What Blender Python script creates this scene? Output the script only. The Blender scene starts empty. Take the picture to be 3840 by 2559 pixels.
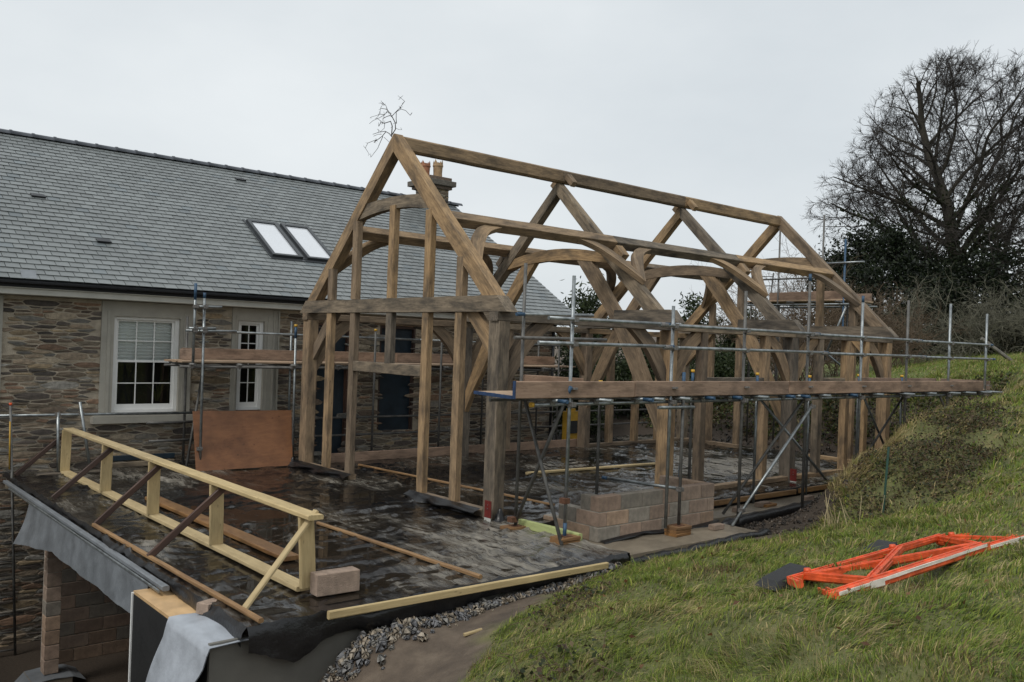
import bpy, math, random
import numpy as np
from mathutils import Vector, Matrix, noise
random.seed(7); np.random.seed(7)
S = bpy.context.scene
COL = S.collection
# ------------------------------------------------------------------ camera
CX = np.array([-8.112, -9.8112, 2.5416])
_y, _p, _r = math.radians(49.58), math.radians(.19), math.radians(2.03)
_f = np.array([math.cos(_p)*math.cos(_y), math.cos(_p)*math.sin(_y), math.sin(_p)])
_rt = np.array([math.sin(_y), -math.cos(_y), 0.]); _up = np.cross(_rt, _f)
_R = math.cos(_r)*_rt + math.sin(_r)*_up; _U = -math.sin(_r)*_rt + math.cos(_r)*_up
cam = bpy.data.cameras.new('camera'); cam.sensor_width = 36; cam.lens = 31.10
cam.clip_start = .05; cam.clip_end = 3000
co = bpy.data.objects.new('camera', cam); COL.objects.link(co)
co.matrix_world = Matrix(((_R[0], _U[0], -_f[0], CX[0]), (_R[1], _U[1], -_f[1], CX[1]), (_R[2], _U[2], -_f[2], CX[2]), (0, 0, 0, 1)))
S.camera = co
S.render.resolution_x, S.render.resolution_y = 1024, 682
def view_size(p, s=1.):
    """projected size in pixels of a piece of size s at p, 0 when it is outside the frame"""
    d = np.array(p)-CX; z = d@_f
    if z < .3: return 0
    if abs(d@_R)/z > .62 or abs(d@_U)/z > .42: return 0
    return s*885/z
# ------------------------------------------------------------------ sky and light (overcast)
W = bpy.data.worlds.new('World'); S.world = W; W.use_nodes = True
nt = W.node_tree; nt.nodes.clear()
def nd(t, k, **kw):
    n = t.nodes.new(k)
    for a, b in kw.items():
        if a in n.inputs.keys(): n.inputs[a].default_value = b
        else: setattr(n, a, b)
    return n
SUN_EL, SUN_AZ = math.radians(50), math.radians(196)     # direction towards the sun, angle from +X
sky = nd(nt, 'ShaderNodeTexSky', sky_type='NISHITA', sun_disc=False, sun_elevation=SUN_EL, sun_rotation=math.pi/2-SUN_AZ, dust_density=4.)
dim = nd(nt, 'ShaderNodeVectorMath', operation='SCALE'); dim.inputs['Scale'].default_value = .10
tc = nd(nt, 'ShaderNodeTexCoord')
mp = nd(nt, 'ShaderNodeMapping'); mp.inputs['Scale'].default_value = (1.2, 1.2, 2.6)
nz = nd(nt, 'ShaderNodeTexNoise', Scale=1.5, Detail=6., Roughness=.52)
cr = nd(nt, 'ShaderNodeValToRGB')
cr.color_ramp.elements[0].position = .3; cr.color_ramp.elements[0].color = (.60, .645, .675, 1)
cr.color_ramp.elements[1].position = .72; cr.color_ramp.elements[1].color = (.76, .795, .81, 1)
mx = nd(nt, 'ShaderNodeMixRGB'); mx.inputs['Fac'].default_value = .93
bg = nd(nt, 'ShaderNodeBackground', Strength=1.0); wo = nd(nt, 'ShaderNodeOutputWorld')
L = nt.links.new
L(tc.outputs['Generated'], mp.inputs[0]); L(mp.outputs[0], nz.inputs['Vector']); L(nz.outputs['Fac'], cr.inputs[0])
L(sky.outputs[0], dim.inputs[0]); L(dim.outputs[0], mx.inputs[1]); L(cr.outputs[0], mx.inputs[2])
L(mx.outputs[0], bg.inputs[0]); L(bg.outputs[0], wo.inputs[0])
sl = bpy.data.lights.new('sun', 'SUN'); sl.energy = 1.5; sl.angle = math.radians(18); sl.color = (1, .97, .92)
so = bpy.data.objects.new('sun', sl); COL.objects.link(so)
sd = Vector((math.cos(SUN_EL)*math.cos(SUN_AZ), math.cos(SUN_EL)*math.sin(SUN_AZ), math.sin(SUN_EL)))
so.rotation_euler = sd.to_track_quat('Z', 'Y').to_euler()
S.view_settings.view_transform = 'Standard'; S.view_settings.look = 'None'
S.view_settings.exposure = .2; S.view_settings.gamma = 1; S.view_settings.use_curve_mapping = False
S.render.engine = 'CYCLES'
# ------------------------------------------------------------------ materials
MATS = {}
def newmat(name):
    m = bpy.data.materials.new(name); m.use_nodes = True; MATS[name] = m
    t = m.node_tree; return m, t, t.nodes['Principled BSDF'], t.links.new
def noise_node(t, vec, scale, detail=4., rough=.55, dist=0.):
    n = nd(t, 'ShaderNodeTexNoise', Scale=scale, Detail=detail, Roughness=rough, Distortion=dist)
    t.links.new(vec, n.inputs['Vector']); return n
def ramp(t, fac, stops):
    n = nd(t, 'ShaderNodeValToRGB'); e = n.color_ramp.elements
    while len(e) < len(stops): e.new(.5)
    for k, (p, c) in enumerate(stops): e[k].position = p; e[k].color = (*c, 1) if len(c) == 3 else c
    t.links.new(fac, n.inputs[0]); return n
def mixc(t, fac, a, b, kind='MIX'):
    n = nd(t, 'ShaderNodeMixRGB', blend_type=kind)
    for i, v in enumerate((fac, a, b)):
        if hasattr(v, 'links'): t.links.new(v, n.inputs[i])
        elif i == 0: n.inputs[0].default_value = v
        else: n.inputs[i].default_value = (*v, 1)
    return n.outputs[0]
def bump(t, h, strength, dist=.02, normal=None):
    n = nd(t, 'ShaderNodeBump', Strength=strength, Distance=dist); t.links.new(h, n.inputs['Height'])
    if normal: t.links.new(normal, n.inputs['Normal'])
    return n.outputs[0]
def objcoord(t): return nd(t, 'ShaderNodeTexCoord').outputs['Object']
def attr(t, name, out='Color'): return nd(t, 'ShaderNodeAttribute', attribute_name=name).outputs[out]
def wood(name, a, b, stain, stain_amt=.55, rough=.75, var=.35, wet=0., scale=1.):
    m, t, p, l = newmat(name)
    oi = nd(t, 'ShaderNodeObjectInfo')
    off = nd(t, 'ShaderNodeVectorMath', operation='SCALE'); off.inputs[0].default_value = (17, 9, 5)
    l(oi.outputs['Random'], off.inputs['Scale'])
    ad = nd(t, 'ShaderNodeVectorMath', operation='ADD'); l(attr(t, 'gc', 'Vector'), ad.inputs[0]); l(off.outputs[0], ad.inputs[1])
    m1 = nd(t, 'ShaderNodeMapping'); m1.inputs['Scale'].default_value = (1.9, 19*scale, 19*scale); l(ad.outputs[0], m1.inputs[0])
    grain = noise_node(t, m1.outputs[0], 2.2, 6., .6, .6)
    m2 = nd(t, 'ShaderNodeMapping'); m2.inputs['Scale'].default_value = (1.1, 3.2, 3.2); l(ad.outputs[0], m2.inputs[0])
    blot = noise_node(t, m2.outputs[0], 1.7, 5., .62)
    m3 = nd(t, 'ShaderNodeMapping'); m3.inputs['Scale'].default_value = (3.4, 10, 10); l(ad.outputs[0], m3.inputs[0])
    vo = nd(t, 'ShaderNodeTexVoronoi', Scale=1.5); l(m3.outputs[0], vo.inputs['Vector'])
    knot = ramp(t, vo.outputs['Distance'], [(.05, (1, 1, 1)), (.14, (0, 0, 0))])
    c = ramp(t, grain.outputs['Fac'], [(.3, b), (.68, a)]).outputs[0]
    st = ramp(t, blot.outputs['Fac'], [(.44, (0, 0, 0)), (.68, (stain_amt,)*3)])
    c = mixc(t, st.outputs[0], c, stain)
    kf = nd(t, 'ShaderNodeMath', operation='MULTIPLY'); l(knot.outputs[0], kf.inputs[0]); kf.inputs[1].default_value = .55
    c = mixc(t, kf.outputs[0], c, tuple(x*.3 for x in b))
    m4 = nd(t, 'ShaderNodeMapping'); m4.inputs['Scale'].default_value = (.55, 9, 9); l(ad.outputs[0], m4.inputs[0])
    chk = noise_node(t, m4.outputs[0], 2.6, 2., .5, .9); ab = nd(t, 'ShaderNodeMath', operation='SUBTRACT'); l(chk.outputs['Fac'], ab.inputs[0]); ab.inputs[1].default_value = .5
    ab2 = nd(t, 'ShaderNodeMath', operation='ABSOLUTE'); l(ab.outputs[0], ab2.inputs[0]); crk = ramp(t, ab2.outputs[0], [(.0, (.75, .75, .75)), (.014, (0, 0, 0))])
    ck2 = nd(t, 'ShaderNodeMath', operation='MULTIPLY'); l(crk.outputs[0], ck2.inputs[0]); l(st.outputs[0], ck2.inputs[1])
    c = mixc(t, ck2.outputs[0], c, tuple(x*.22 for x in b))
    v = nd(t, 'ShaderNodeMapRange'); v.inputs['To Min'].default_value = 1-var; v.inputs['To Max'].default_value = 1+var*.8
    l(oi.outputs['Random'], v.inputs[0])
    hs = nd(t, 'ShaderNodeHueSaturation'); l(c, hs.inputs['Color']); l(v.outputs[0], hs.inputs['Value'])
    s2 = nd(t, 'ShaderNodeMath', operation='MULTIPLY_ADD'); l(v.outputs[0], s2.inputs[0]); s2.inputs[1].default_value = .45; s2.inputs[2].default_value = .55
    l(s2.outputs[0], hs.inputs['Saturation'])
    l(hs.outputs[0], p.inputs['Base Color'])
    rr = nd(t, 'ShaderNodeMapRange'); rr.inputs['To Min'].default_value = rough-.25*wet; rr.inputs['To Max'].default_value = min(1, rough+.15)
    l(blot.outputs['Fac'], rr.inputs[0]); l(rr.outputs[0], p.inputs['Roughness'])
    l(bump(t, grain.outputs['Fac'], .35, .006), p.inputs['Normal'])
    return m
wood('oak', (.34, .238, .140), (.160, .108, .064), (.055, .043, .032), .78, .8, .40)
wood('oak_grey', (.235, .188, .134), (.095, .075, .055), (.036, .032, .027), .9, .8, .34)
wood('softwood', (.50, .39, .21), (.39, .295, .15), (.26, .195, .10), .5, .7, .10)
wood('softwood_green', (.42, .47, .20), (.33, .37, .15), (.25, .27, .12), .4, .7, .1)
wood('batten', (.34, .20, .085), (.22, .12, .05), (.13, .07, .03), .6, .55, .15, wet=.6)
wood('red_timber', (.075, .038, .026), (.045, .024, .018), (.03, .018, .014), .6, .6, .25, wet=.5)
wood('wet_plank', (.30, .17, .075), (.17, .085, .035), (.09, .045, .02), .65, .4, .15, wet=.6)
wood('board', (.32, .222, .160), (.225, .150, .105), (.080, .053, .037), .75, .75, .25)
wood('board_top', (.42, .31, .21), (.32, .22, .15), (.18, .12, .08), .5, .6, .12)
wood('ply', (.235, .105, .046), (.175, .076, .034), (.095, .040, .020), .7, .45, .05, wet=.5)
wood('sole', (.26, .14, .055), (.18, .09, .035), (.10, .055, .025), .5, .6, .2)
def plain(name, col, rough=.6, metal=0., nscale=6., namt=.25, bmp=.0, bscale=40., use_col=False, spec=.5, coat=0.):
    """uneven paint, stone or metal; with use_col the colour comes from the per-piece attribute"""
    m, t, p, l = newmat(name); oc = objcoord(t)
    n = noise_node(t, oc, nscale, 6., .62)
    base = attr(t, 'Col') if use_col else None
    f = nd(t, 'ShaderNodeMapRange'); f.inputs['From Min'].default_value = .3; f.inputs['From Max'].default_value = .7
    f.inputs['To Min'].default_value = 1-namt; f.inputs['To Max'].default_value = 1+namt; l(n.outputs['Fac'], f.inputs[0])
    hs = nd(t, 'ShaderNodeHueSaturation'); l(f.outputs[0], hs.inputs['Value'])
    if base: l(base, hs.inputs['Color'])
    else: hs.inputs['Color'].default_value = (*col, 1)
    l(hs.outputs[0], p.inputs['Base Color'])
    p.inputs['Metallic'].default_value = metal; p.inputs['Specular IOR Level'].default_value = spec; p.inputs['Coat Weight'].default_value = coat
    r = nd(t, 'ShaderNodeMapRange'); r.inputs['To Min'].default_value = max(.03, rough-.14); r.inputs['To Max'].default_value = min(1, rough+.14)
    l(n.outputs['Fac'], r.inputs[0]); l(r.outputs[0], p.inputs['Roughness'])
    if bmp:
        n2 = noise_node(t, oc, bscale, 5., .65); l(bump(t, n2.outputs['Fac'], bmp, .02), p.inputs['Normal'])
    return m
plain('galv', (.25, .27, .275), .40, .75, 9, .45)
plain('galv_dull', (.12, .117, .11), .6, .5, 7, .45)
plain('blue_paint', (.024, .066, .125), .55, 0, 12, .4)
plain('dark_blue_paint', (.016, .04, .10), .55, 0, 12, .4)
plain('yellow_cap', (.55, .32, .03), .5, 0, 20, .1)
plain('fitting', (.20, .19, .18), .55, .6, 25, .5)
plain('rusty', (.12, .055, .03), .8, .2, 25, .5)
plain('slate', (0, 0, 0), .34, 0, 14, .14, .10, 60, True)
plain('stone', (0, 0, 0), .8, 0, 16, .42, .55, 30, True)
plain('felt', (.012, .013, .015), .8)
plain('mortar', (.36, .31, .24), .9, 0, 5, .3, .5, 45)
plain('render', (.31, .295, .255), .85, 0, 3, .14, .12, 90)
plain('white_paint', (.74, .74, .72), .4, 0, 4, .06)
plain('fascia_paint', (.43, .42, .375), .55, 0, 4, .1)
plain('gutter', (.012, .013, .015), .4, 0, 5, .2)
plain('ridge', (.075, .082, .095), .5, 0, 9, .25, .15, 60)
plain('window_grey', (.05, .055, .06), .35, .3, 6, .15)
plain('skylight_glass', (.62, .645, .68), .07, 0, 2, .03, coat=1.)  # pale base colour stands for reflected sky and a white blind
plain('blind', (.82, .83, .82), .8, 0, 5, .06)
plain('dark_room', (.025, .025, .025), .9)
plain('blue_sheet', (.010, .022, .034), .5, 0, 3, .4, .2, 12)
plain('lead', (.20, .215, .23), .45, .3, 8, .2)
plain('terracotta', (.27, .115, .06), .8, 0, 8, .35, .2, 60)
plain('buff_clay', (.30, .20, .11), .8, 0, 8, .35, .2, 60)
plain('block', (0, 0, 0), .9, 0, 10, .3, .7, 90, True)
plain('block_mortar', (.36, .325, .275), .95, 0, 10, .2, .5, 80)
plain('concrete', (.185, .155, .115), .5, 0, 2.5, .35, .25, 40)
plain('grey_board', (.125, .120, .105), .8, 0, 1.6, .18, .15, 150)
plain('black_foam', (.005, .005, .005), .75, 0, 4, .3, .15, 30)
plain('foil', (.18, .195, .21), .42, .3, 3, .28, .5, 7)
plain('grey_sheet', (.33, .355, .39), .45, .1, 3, .2, .4, 7)
plain('osb', (.52, .34, .17), .5, 0, 3, .3, .1, 60)
plain('black_sheet', (.009, .009, .010), .33, 0, 4, .5, .6, 11)
plain('orange_plastic', (.66, .092, .024), .5, 0, 9, .4, .06, 60)
plain('white_strip', (.72, .66, .58), .5, 0, 8, .15)
plain('rubber', (.020, .021, .022), .8, 0, 9, .3, .3, 60)
plain('gravel', (0, 0, 0), .6, 0, 20, .3, .4, 60, True)
plain('bark', (.034, .030, .021), .9, 0, 9, .4, .5, 30)
plain('twig', (.026, .021, .017), .9, 0, 3, .3)
plain('twig_brown', (.115, .080, .050), .9, 0, 3, .3)
plain('twig_lichen', (.13, .125, .09), .9, 0, 4, .5)
plain('dead_stalk', (.42, .34, .20), .8, 0, 8, .25)
plain('yellow_plastic', (.42, .25, .03), .5, 0, 8, .2)
plain('green_metal', (.012, .05, .035), .5, 0, 12, .3)
plain('red_plate', (.13, .016, .012), .5, 0, 12, .3)
plain('fence_post', (.15, .14, .12), .9, 0, 6, .4, .4, 40)
plain('plaster_white', (.42, .42, .39), .6, 0, 3, .15)
plain('wire', (.02, .02, .02), .6)
def leafmat(name):
    m, t, p, l = newmat(name); c = attr(t, 'Col'); l(c, p.inputs['Base Color']); p.inputs['Roughness'].default_value = .5
    p.inputs['Specular IOR Level'].default_value = .35
    tr = nd(t, 'ShaderNodeBsdfTranslucent'); l(c, tr.inputs['Color'])
    ms = nd(t, 'ShaderNodeMixShader', Fac=.36); l(p.outputs[0], ms.inputs[1]); l(tr.outputs[0], ms.inputs[2])
    l(ms.outputs[0], t.nodes['Material Output'].inputs['Surface'])
leafmat('leaf'); leafmat('grass')
def glassmat():
    m, t, p, l = newmat('glass'); t.nodes.remove(p)
    tr = nd(t, 'ShaderNodeBsdfTransparent'); tr.inputs[0].default_value = (.85, .88, .87, 1)
    gl = nd(t, 'ShaderNodeBsdfGlossy', Roughness=.02); gl.inputs['Color'].default_value = (.9, .9, .9, 1)
    fr = nd(t, 'ShaderNodeFresnel', IOR=1.5); ms = nd(t, 'ShaderNodeMixShader')
    l(fr.outputs[0], ms.inputs[0]); l(tr.outputs[0], ms.inputs[1]); l(gl.outputs[0], ms.inputs[2])
    l(ms.outputs[0], t.nodes['Material Output'].inputs['Surface'])
glassmat()
def membranemat():
    m, t, p, l = newmat('membrane'); oc = objcoord(t)
    mp1 = nd(t, 'ShaderNodeMapping'); mp1.inputs['Rotation'].default_value = (0, 0, .95); mp1.inputs['Scale'].default_value = (1, .2, 1); l(oc, mp1.inputs[0])
    n1 = noise_node(t, mp1.outputs[0], 2.6, 9., .7, 1.4)          # streaks of dried silt
    n2 = noise_node(t, oc, .42, 3., .5)                           # broad areas where it dried
    n3 = noise_node(t, mp1.outputs[0], 7., 8., .72, 1.)
    mul = nd(t, 'ShaderNodeMath', operation='MULTIPLY_ADD'); l(n2.outputs['Fac'], mul.inputs[0]); mul.inputs[1].default_value = 1.3; l(n1.outputs['Fac'], mul.inputs[2])
    acc = mul.outputs[0]
    for (cx_, cy_, rad, am) in ((-1.1, -1.3, 2.6, .20), (8.6, 1.6, 3.2, .24), (-2.4, 1.5, 3.2, -.15)):
        ds_ = nd(t, 'ShaderNodeVectorMath', operation='DISTANCE'); l(oc, ds_.inputs[0]); ds_.inputs[1].default_value = (cx_, cy_-0, 0)
        mr_ = nd(t, 'ShaderNodeMapRange', interpolation_type='SMOOTHSTEP'); mr_.inputs['From Min'].default_value = rad; mr_.inputs['From Max'].default_value = rad*.25; mr_.inputs['To Max'].default_value = am; l(ds_.outputs['Value'], mr_.inputs[0])
        ad_ = nd(t, 'ShaderNodeMath', operation='ADD'); l(acc, ad_.inputs[0]); l(mr_.outputs[0], ad_.inputs[1]); acc = ad_.outputs[0]
    mr = nd(t, 'ShaderNodeMapRange'); mr.inputs['From Min'].default_value = 1.13; mr.inputs['From Max'].default_value = 1.40; l(acc, mr.inputs[0])
    mm = nd(t, 'ShaderNodeMath', operation='MULTIPLY'); l(mr.outputs[0], mm.inputs[0])
    br = ramp(t, n3.outputs['Fac'], [(.40, (.05, .05, .05)), (.60, (1, 1, 1))]); l(br.outputs[0], mm.inputs[1])
    brown = ramp(t, n2.outputs['Fac'], [(.40, (.007, .007, .008)), (.58, (.015, .012, .009))])
    c = mixc(t, mm.outputs[0], brown.outputs[0], (.25, .228, .19))
    l(c, p.inputs['Base Color'])
    r = nd(t, 'ShaderNodeMapRange'); r.inputs['To Min'].default_value = .075; r.inputs['To Max'].default_value = .65
    l(mm.outputs[0], r.inputs[0]); l(r.outputs[0], p.inputs['Roughness'])
    mp2 = nd(t, 'ShaderNodeMapping'); mp2.inputs['Rotation'].default_value = (0, 0, 1.1); mp2.inputs['Scale'].default_value = (1, .34, 1); l(oc, mp2.inputs[0])
    n4 = noise_node(t, mp2.outputs[0], 9., 5., .62, 2.2)
    l(bump(t, n4.outputs['Fac'], .22, .03), p.inputs['Normal'])
membranemat()
def watermat():
    m, t, p, l = newmat('water'); oc = objcoord(t)
    p.inputs['Base Color'].default_value = (.022, .017, .012, 1); p.inputs['Roughness'].default_value = .03
    p.inputs['Alpha'].default_value = .7
    n = noise_node(t, oc, 5., 3.); l(bump(t, n.outputs['Fac'], .03, .02), p.inputs['Normal'])
watermat()
def groundmat():
    m, t, p, l = newmat('ground'); oc = objcoord(t)
    n = noise_node(t, oc, 3.5, 8., .65); n2 = noise_node(t, oc, 26., 6., .7)
    soil = ramp(t, n.outputs['Fac'], [(.3, (.060, .066, .020)), (.55, (.115, .118, .036)), (.75, (.19, .155, .07))])
    mud = ramp(t, n.outputs['Fac'], [(.25, (.045, .032, .022)), (.5, (.095, .070, .049)), (.72, (.15, .115, .082))])
    far = ramp(t, n2.outputs['Fac'], [(.3, (.065, .092, .020)), (.7, (.15, .165, .045))])
    cut = ramp(t, n2.outputs['Fac'], [(.3, (.020, .014, .009)), (.7, (.055, .038, .024))])
    a = attr(t, 'Col'); sp = nd(t, 'ShaderNodeSeparateColor'); l(a, sp.inputs[0])
    c = mixc(t, sp.outputs[0], soil.outputs[0], mud.outputs[0]); c = mixc(t, sp.outputs[1], c, far.outputs[0]); c = mixc(t, sp.outputs[2], c, cut.outputs[0])
    l(c, p.inputs['Base Color']); p.inputs['Roughness'].default_value = .8
    l(bump(t, n2.outputs['Fac'], .6, .03), p.inputs['Normal'])
groundmat()
# ------------------------------------------------------------------ object helpers (all transforms are plain translations)
LOC = {}
def V(*a): return Vector(a)
def prop(o, label=None, cat=None, group=None, kind=None):
    for k, v in (('label', label), ('category', cat), ('group', group), ('kind', kind)):
        if v: o[k] = v
    return o
def link(o, loc, parent):
    LOC[o] = Vector(loc)
    if parent: o.parent = parent; o.location = Vector(loc)-LOC[parent]
    else: o.location = loc
    COL.objects.link(o); return o
def thing(name, loc, label, cat, group=None):
    o = bpy.data.objects.new(name, None); o.empty_display_size = .2
    link(o, loc, None); return prop(o, label, cat, group)
def mesh_np(name, P, F, col=None, smooth=False):
    P = np.asarray(P, np.float32); F = np.asarray(F, np.int32); k = F.shape[1]
    me = bpy.data.meshes.new(name); me.vertices.add(len(P)); me.vertices.foreach_set('co', P.ravel())
    me.loops.add(F.size); me.loops.foreach_set('vertex_index', F.ravel())
    me.polygons.add(len(F)); me.polygons.foreach_set('loop_start', np.arange(len(F), dtype=np.int32)*k)
    if smooth: me.polygons.foreach_set('use_smooth', np.ones(len(F), bool))
    me.update(calc_edges=True)
    if col is not None:
        a = me.attributes.new('Col', 'FLOAT_COLOR', 'POINT')
        a.data.foreach_set('color', np.concatenate([np.asarray(col, np.float32), np.ones((len(P), 1), np.float32)], 1).ravel())
    return me
def obj_np(name, me, mat, parent=None, loc=(0, 0, 0)):
    me.materials.append(MATS[mat]); return link(bpy.data.objects.new(name, me), loc, parent)
class MB:
    """collects pieces in world coordinates; build() makes one mesh object with its origin under its middle"""
    def __init__(s): s.v = []; s.f = []; s.c = []; s.g = []
    def add(s, vs, fs, col=(.5, .5, .5), gc=None):
        n = len(s.v); s.v += [tuple(v) for v in vs]; s.f += [tuple(i+n for i in f) for f in fs]
        s.c += [col]*len(vs); s.g += gc if gc else [tuple(v) for v in vs]; return s
    def box(s, a, b, col=(.5, .5, .5)):
        (x0, y0, z0), (x1, y1, z1) = a, b
        vs = [(x, y, z) for z in (z0, z1) for x, y in ((x0, y0), (x1, y0), (x1, y1), (x0, y1))]
        ax = max(range(3), key=lambda i: abs(b[i]-a[i])); o = [ax]+[i for i in range(3) if i != ax]
        return s.add(vs, [(3, 2, 1, 0), (4, 5, 6, 7), (0, 1, 5, 4), (1, 2, 6, 5), (2, 3, 7, 6), (3, 0, 4, 7)], col, [tuple(v[i] for i in o) for v in vs])
    def bar(s, a, b, w, h, up=(0, 0, 1), ch=.008, jit=.0025, seg=None, col=(.5, .5, .5)):
        """chamfered, slightly uneven timber from a to b (centre line); w across, h along up"""
        a, b = Vector(a), Vector(b); d = b-a; ln = d.length; d.normalize(); up = Vector(up)
        sx = up.cross(d)
        if sx.length < 1e-4: sx = Vector((0, 1, 0)) if abs(d.y) < .9 else Vector((1, 0, 0))
        sx.normalize(); u = d.cross(sx).normalized()
        n = seg or max(2, min(14, int(ln/.45)+1)); c = min(ch, w*.3, h*.3)
        prof = [(-w/2+c, -h/2), (w/2-c, -h/2), (w/2, -h/2+c), (w/2, h/2-c), (w/2-c, h/2), (-w/2+c, h/2), (-w/2, h/2-c), (-w/2, -h/2+c)]
        vs, gc = [], []
        for i in range(n+1):
            t = ln*i/n
            for x, y in prof:
                jx, jy = (random.uniform(-jit, jit), random.uniform(-jit, jit))
                vs.append(a+d*t+sx*(x+jx)+u*(y+jy)); gc.append((t, x, y))
        fs = [(i*8+k, i*8+(k+1) % 8, i*8+8+(k+1) % 8, i*8+8+k) for i in range(n) for k in range(8)]
        fs += [tuple(range(7, -1, -1)), tuple(n*8+k for k in range(8))]
        return s.add(vs, fs, col, gc)
    def tube(s, a, b, r, n=10, r2=None, cap=True, col=(.5, .5, .5)):
        a, b = Vector(a), Vector(b); d = (b-a).normalized(); x = d.orthogonal().normalized(); y = d.cross(x); r2 = r if r2 is None else r2
        vs = [p+x*(math.cos(6.28319*k/n)*q)+y*(math.sin(6.28319*k/n)*q) for p, q in ((a, r), (b, r2)) for k in range(n)]
        fs = [(k, (k+1) % n, n+(k+1) % n, n+k) for k in range(n)]
        if cap: fs += [tuple(range(n-1, -1, -1)), tuple(range(n, 2*n))]
        return s.add(vs, fs, col)
    def path(s, pts, rad, n=6, col=(.5, .5, .5)):
        pts = [Vector(p) for p in pts]; m = len(pts); vs = []; x = None
        for i, p in enumerate(pts):
            d = (pts[min(i+1, m-1)]-pts[max(i-1, 0)]).normalized()
            x = d.orthogonal().normalized() if x is None else (x-d*x.dot(d)).normalized()
            y = d.cross(x); r = rad[i] if hasattr(rad, '__len__') else rad
            vs += [p+x*(math.cos(6.28319*k/n)*r)+y*(math.sin(6.28319*k/n)*r) for k in range(n)]
        fs = [(i*n+k, i*n+(k+1) % n, i*n+n+(k+1) % n, i*n+n+k) for i in range(m-1) for k in range(n)]
        fs += [tuple(range(n-1, -1, -1)), tuple((m-1)*n+k for k in range(n))]
        return s.add(vs, fs, col)
    def prism(s, lower, upper, org, eu, ev, en, t, col=(.5, .5, .5)):
        """curved member: lower and upper edge as (u, v) points, t thick along en"""
        org, eu, ev, en = Vector(org), Vector(eu), Vector(ev), Vector(en); n = len(lower); vs = []; gc = []; acc = 0
        for i in range(n):
            if i: acc += math.hypot(upper[i][0]-upper[i-1][0], upper[i][1]-upper[i-1][1])
            for (u, v), h in ((lower[i], 0), (upper[i], .2)):
                for q in (-t/2, t/2): vs.append(org+eu*u+ev*v+en*q); gc.append((acc, h, q))
        fs = []
        for i in range(n-1):
            a, b = i*4, i*4+4
            fs += [(a, a+2, b+2, b), (a+3, a+1, b+1, b+3), (a+1, a, b, b+1), (a+2, a+3, b+3, b+2)]
        fs += [(0, 1, 3, 2), (4*n-3, 4*n-4, 4*n-2, 4*n-1)]
        return s.add(vs, fs, col, gc)
    def build(s, name, mat, parent=None, smooth=False, loc=None):
        A = np.array(s.v); c = np.array(loc) if loc is not None else np.array([(A[:, 0].min()+A[:, 0].max())/2, (A[:, 1].min()+A[:, 1].max())/2, A[:, 2].min()])
        me = bpy.data.meshes.new(name); me.from_pydata((A-c).tolist(), [], s.f)
        at = me.attributes.new('Col', 'FLOAT_COLOR', 'POINT'); at.data.foreach_set('color', np.c_[np.array(s.c), np.ones(len(s.c))].ravel())
        at = me.attributes.new('gc', 'FLOAT_VECTOR', 'POINT'); at.data.foreach_set('vector', np.array(s.g, dtype=float).ravel())
        if smooth:
            me.polygons.foreach_set('use_smooth', [len(p.vertices) == 4 for p in me.polygons])
        me.materials.append(MATS[mat])
        return link(bpy.data.objects.new(name, me), tuple(c), parent)
def beam(name, a, b, w, h, mat, parent=None, up=(0, 0, 1), **k): return MB().bar(a, b, w, h, up, **k).build(name, mat, parent)
def boxo(name, a, b, mat, parent=None, col=(.5, .5, .5)): return MB().box(a, b, col).build(name, mat, parent)
def share(name, src, loc, parent):
    """another object that shares the mesh of src"""
    return link(bpy.data.objects.new(name, src.data), loc, parent)
def rnd(a, b): return random.uniform(a, b)
def nv(x, y, z=0.): return noise.noise(Vector((x, y, z)))
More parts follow.
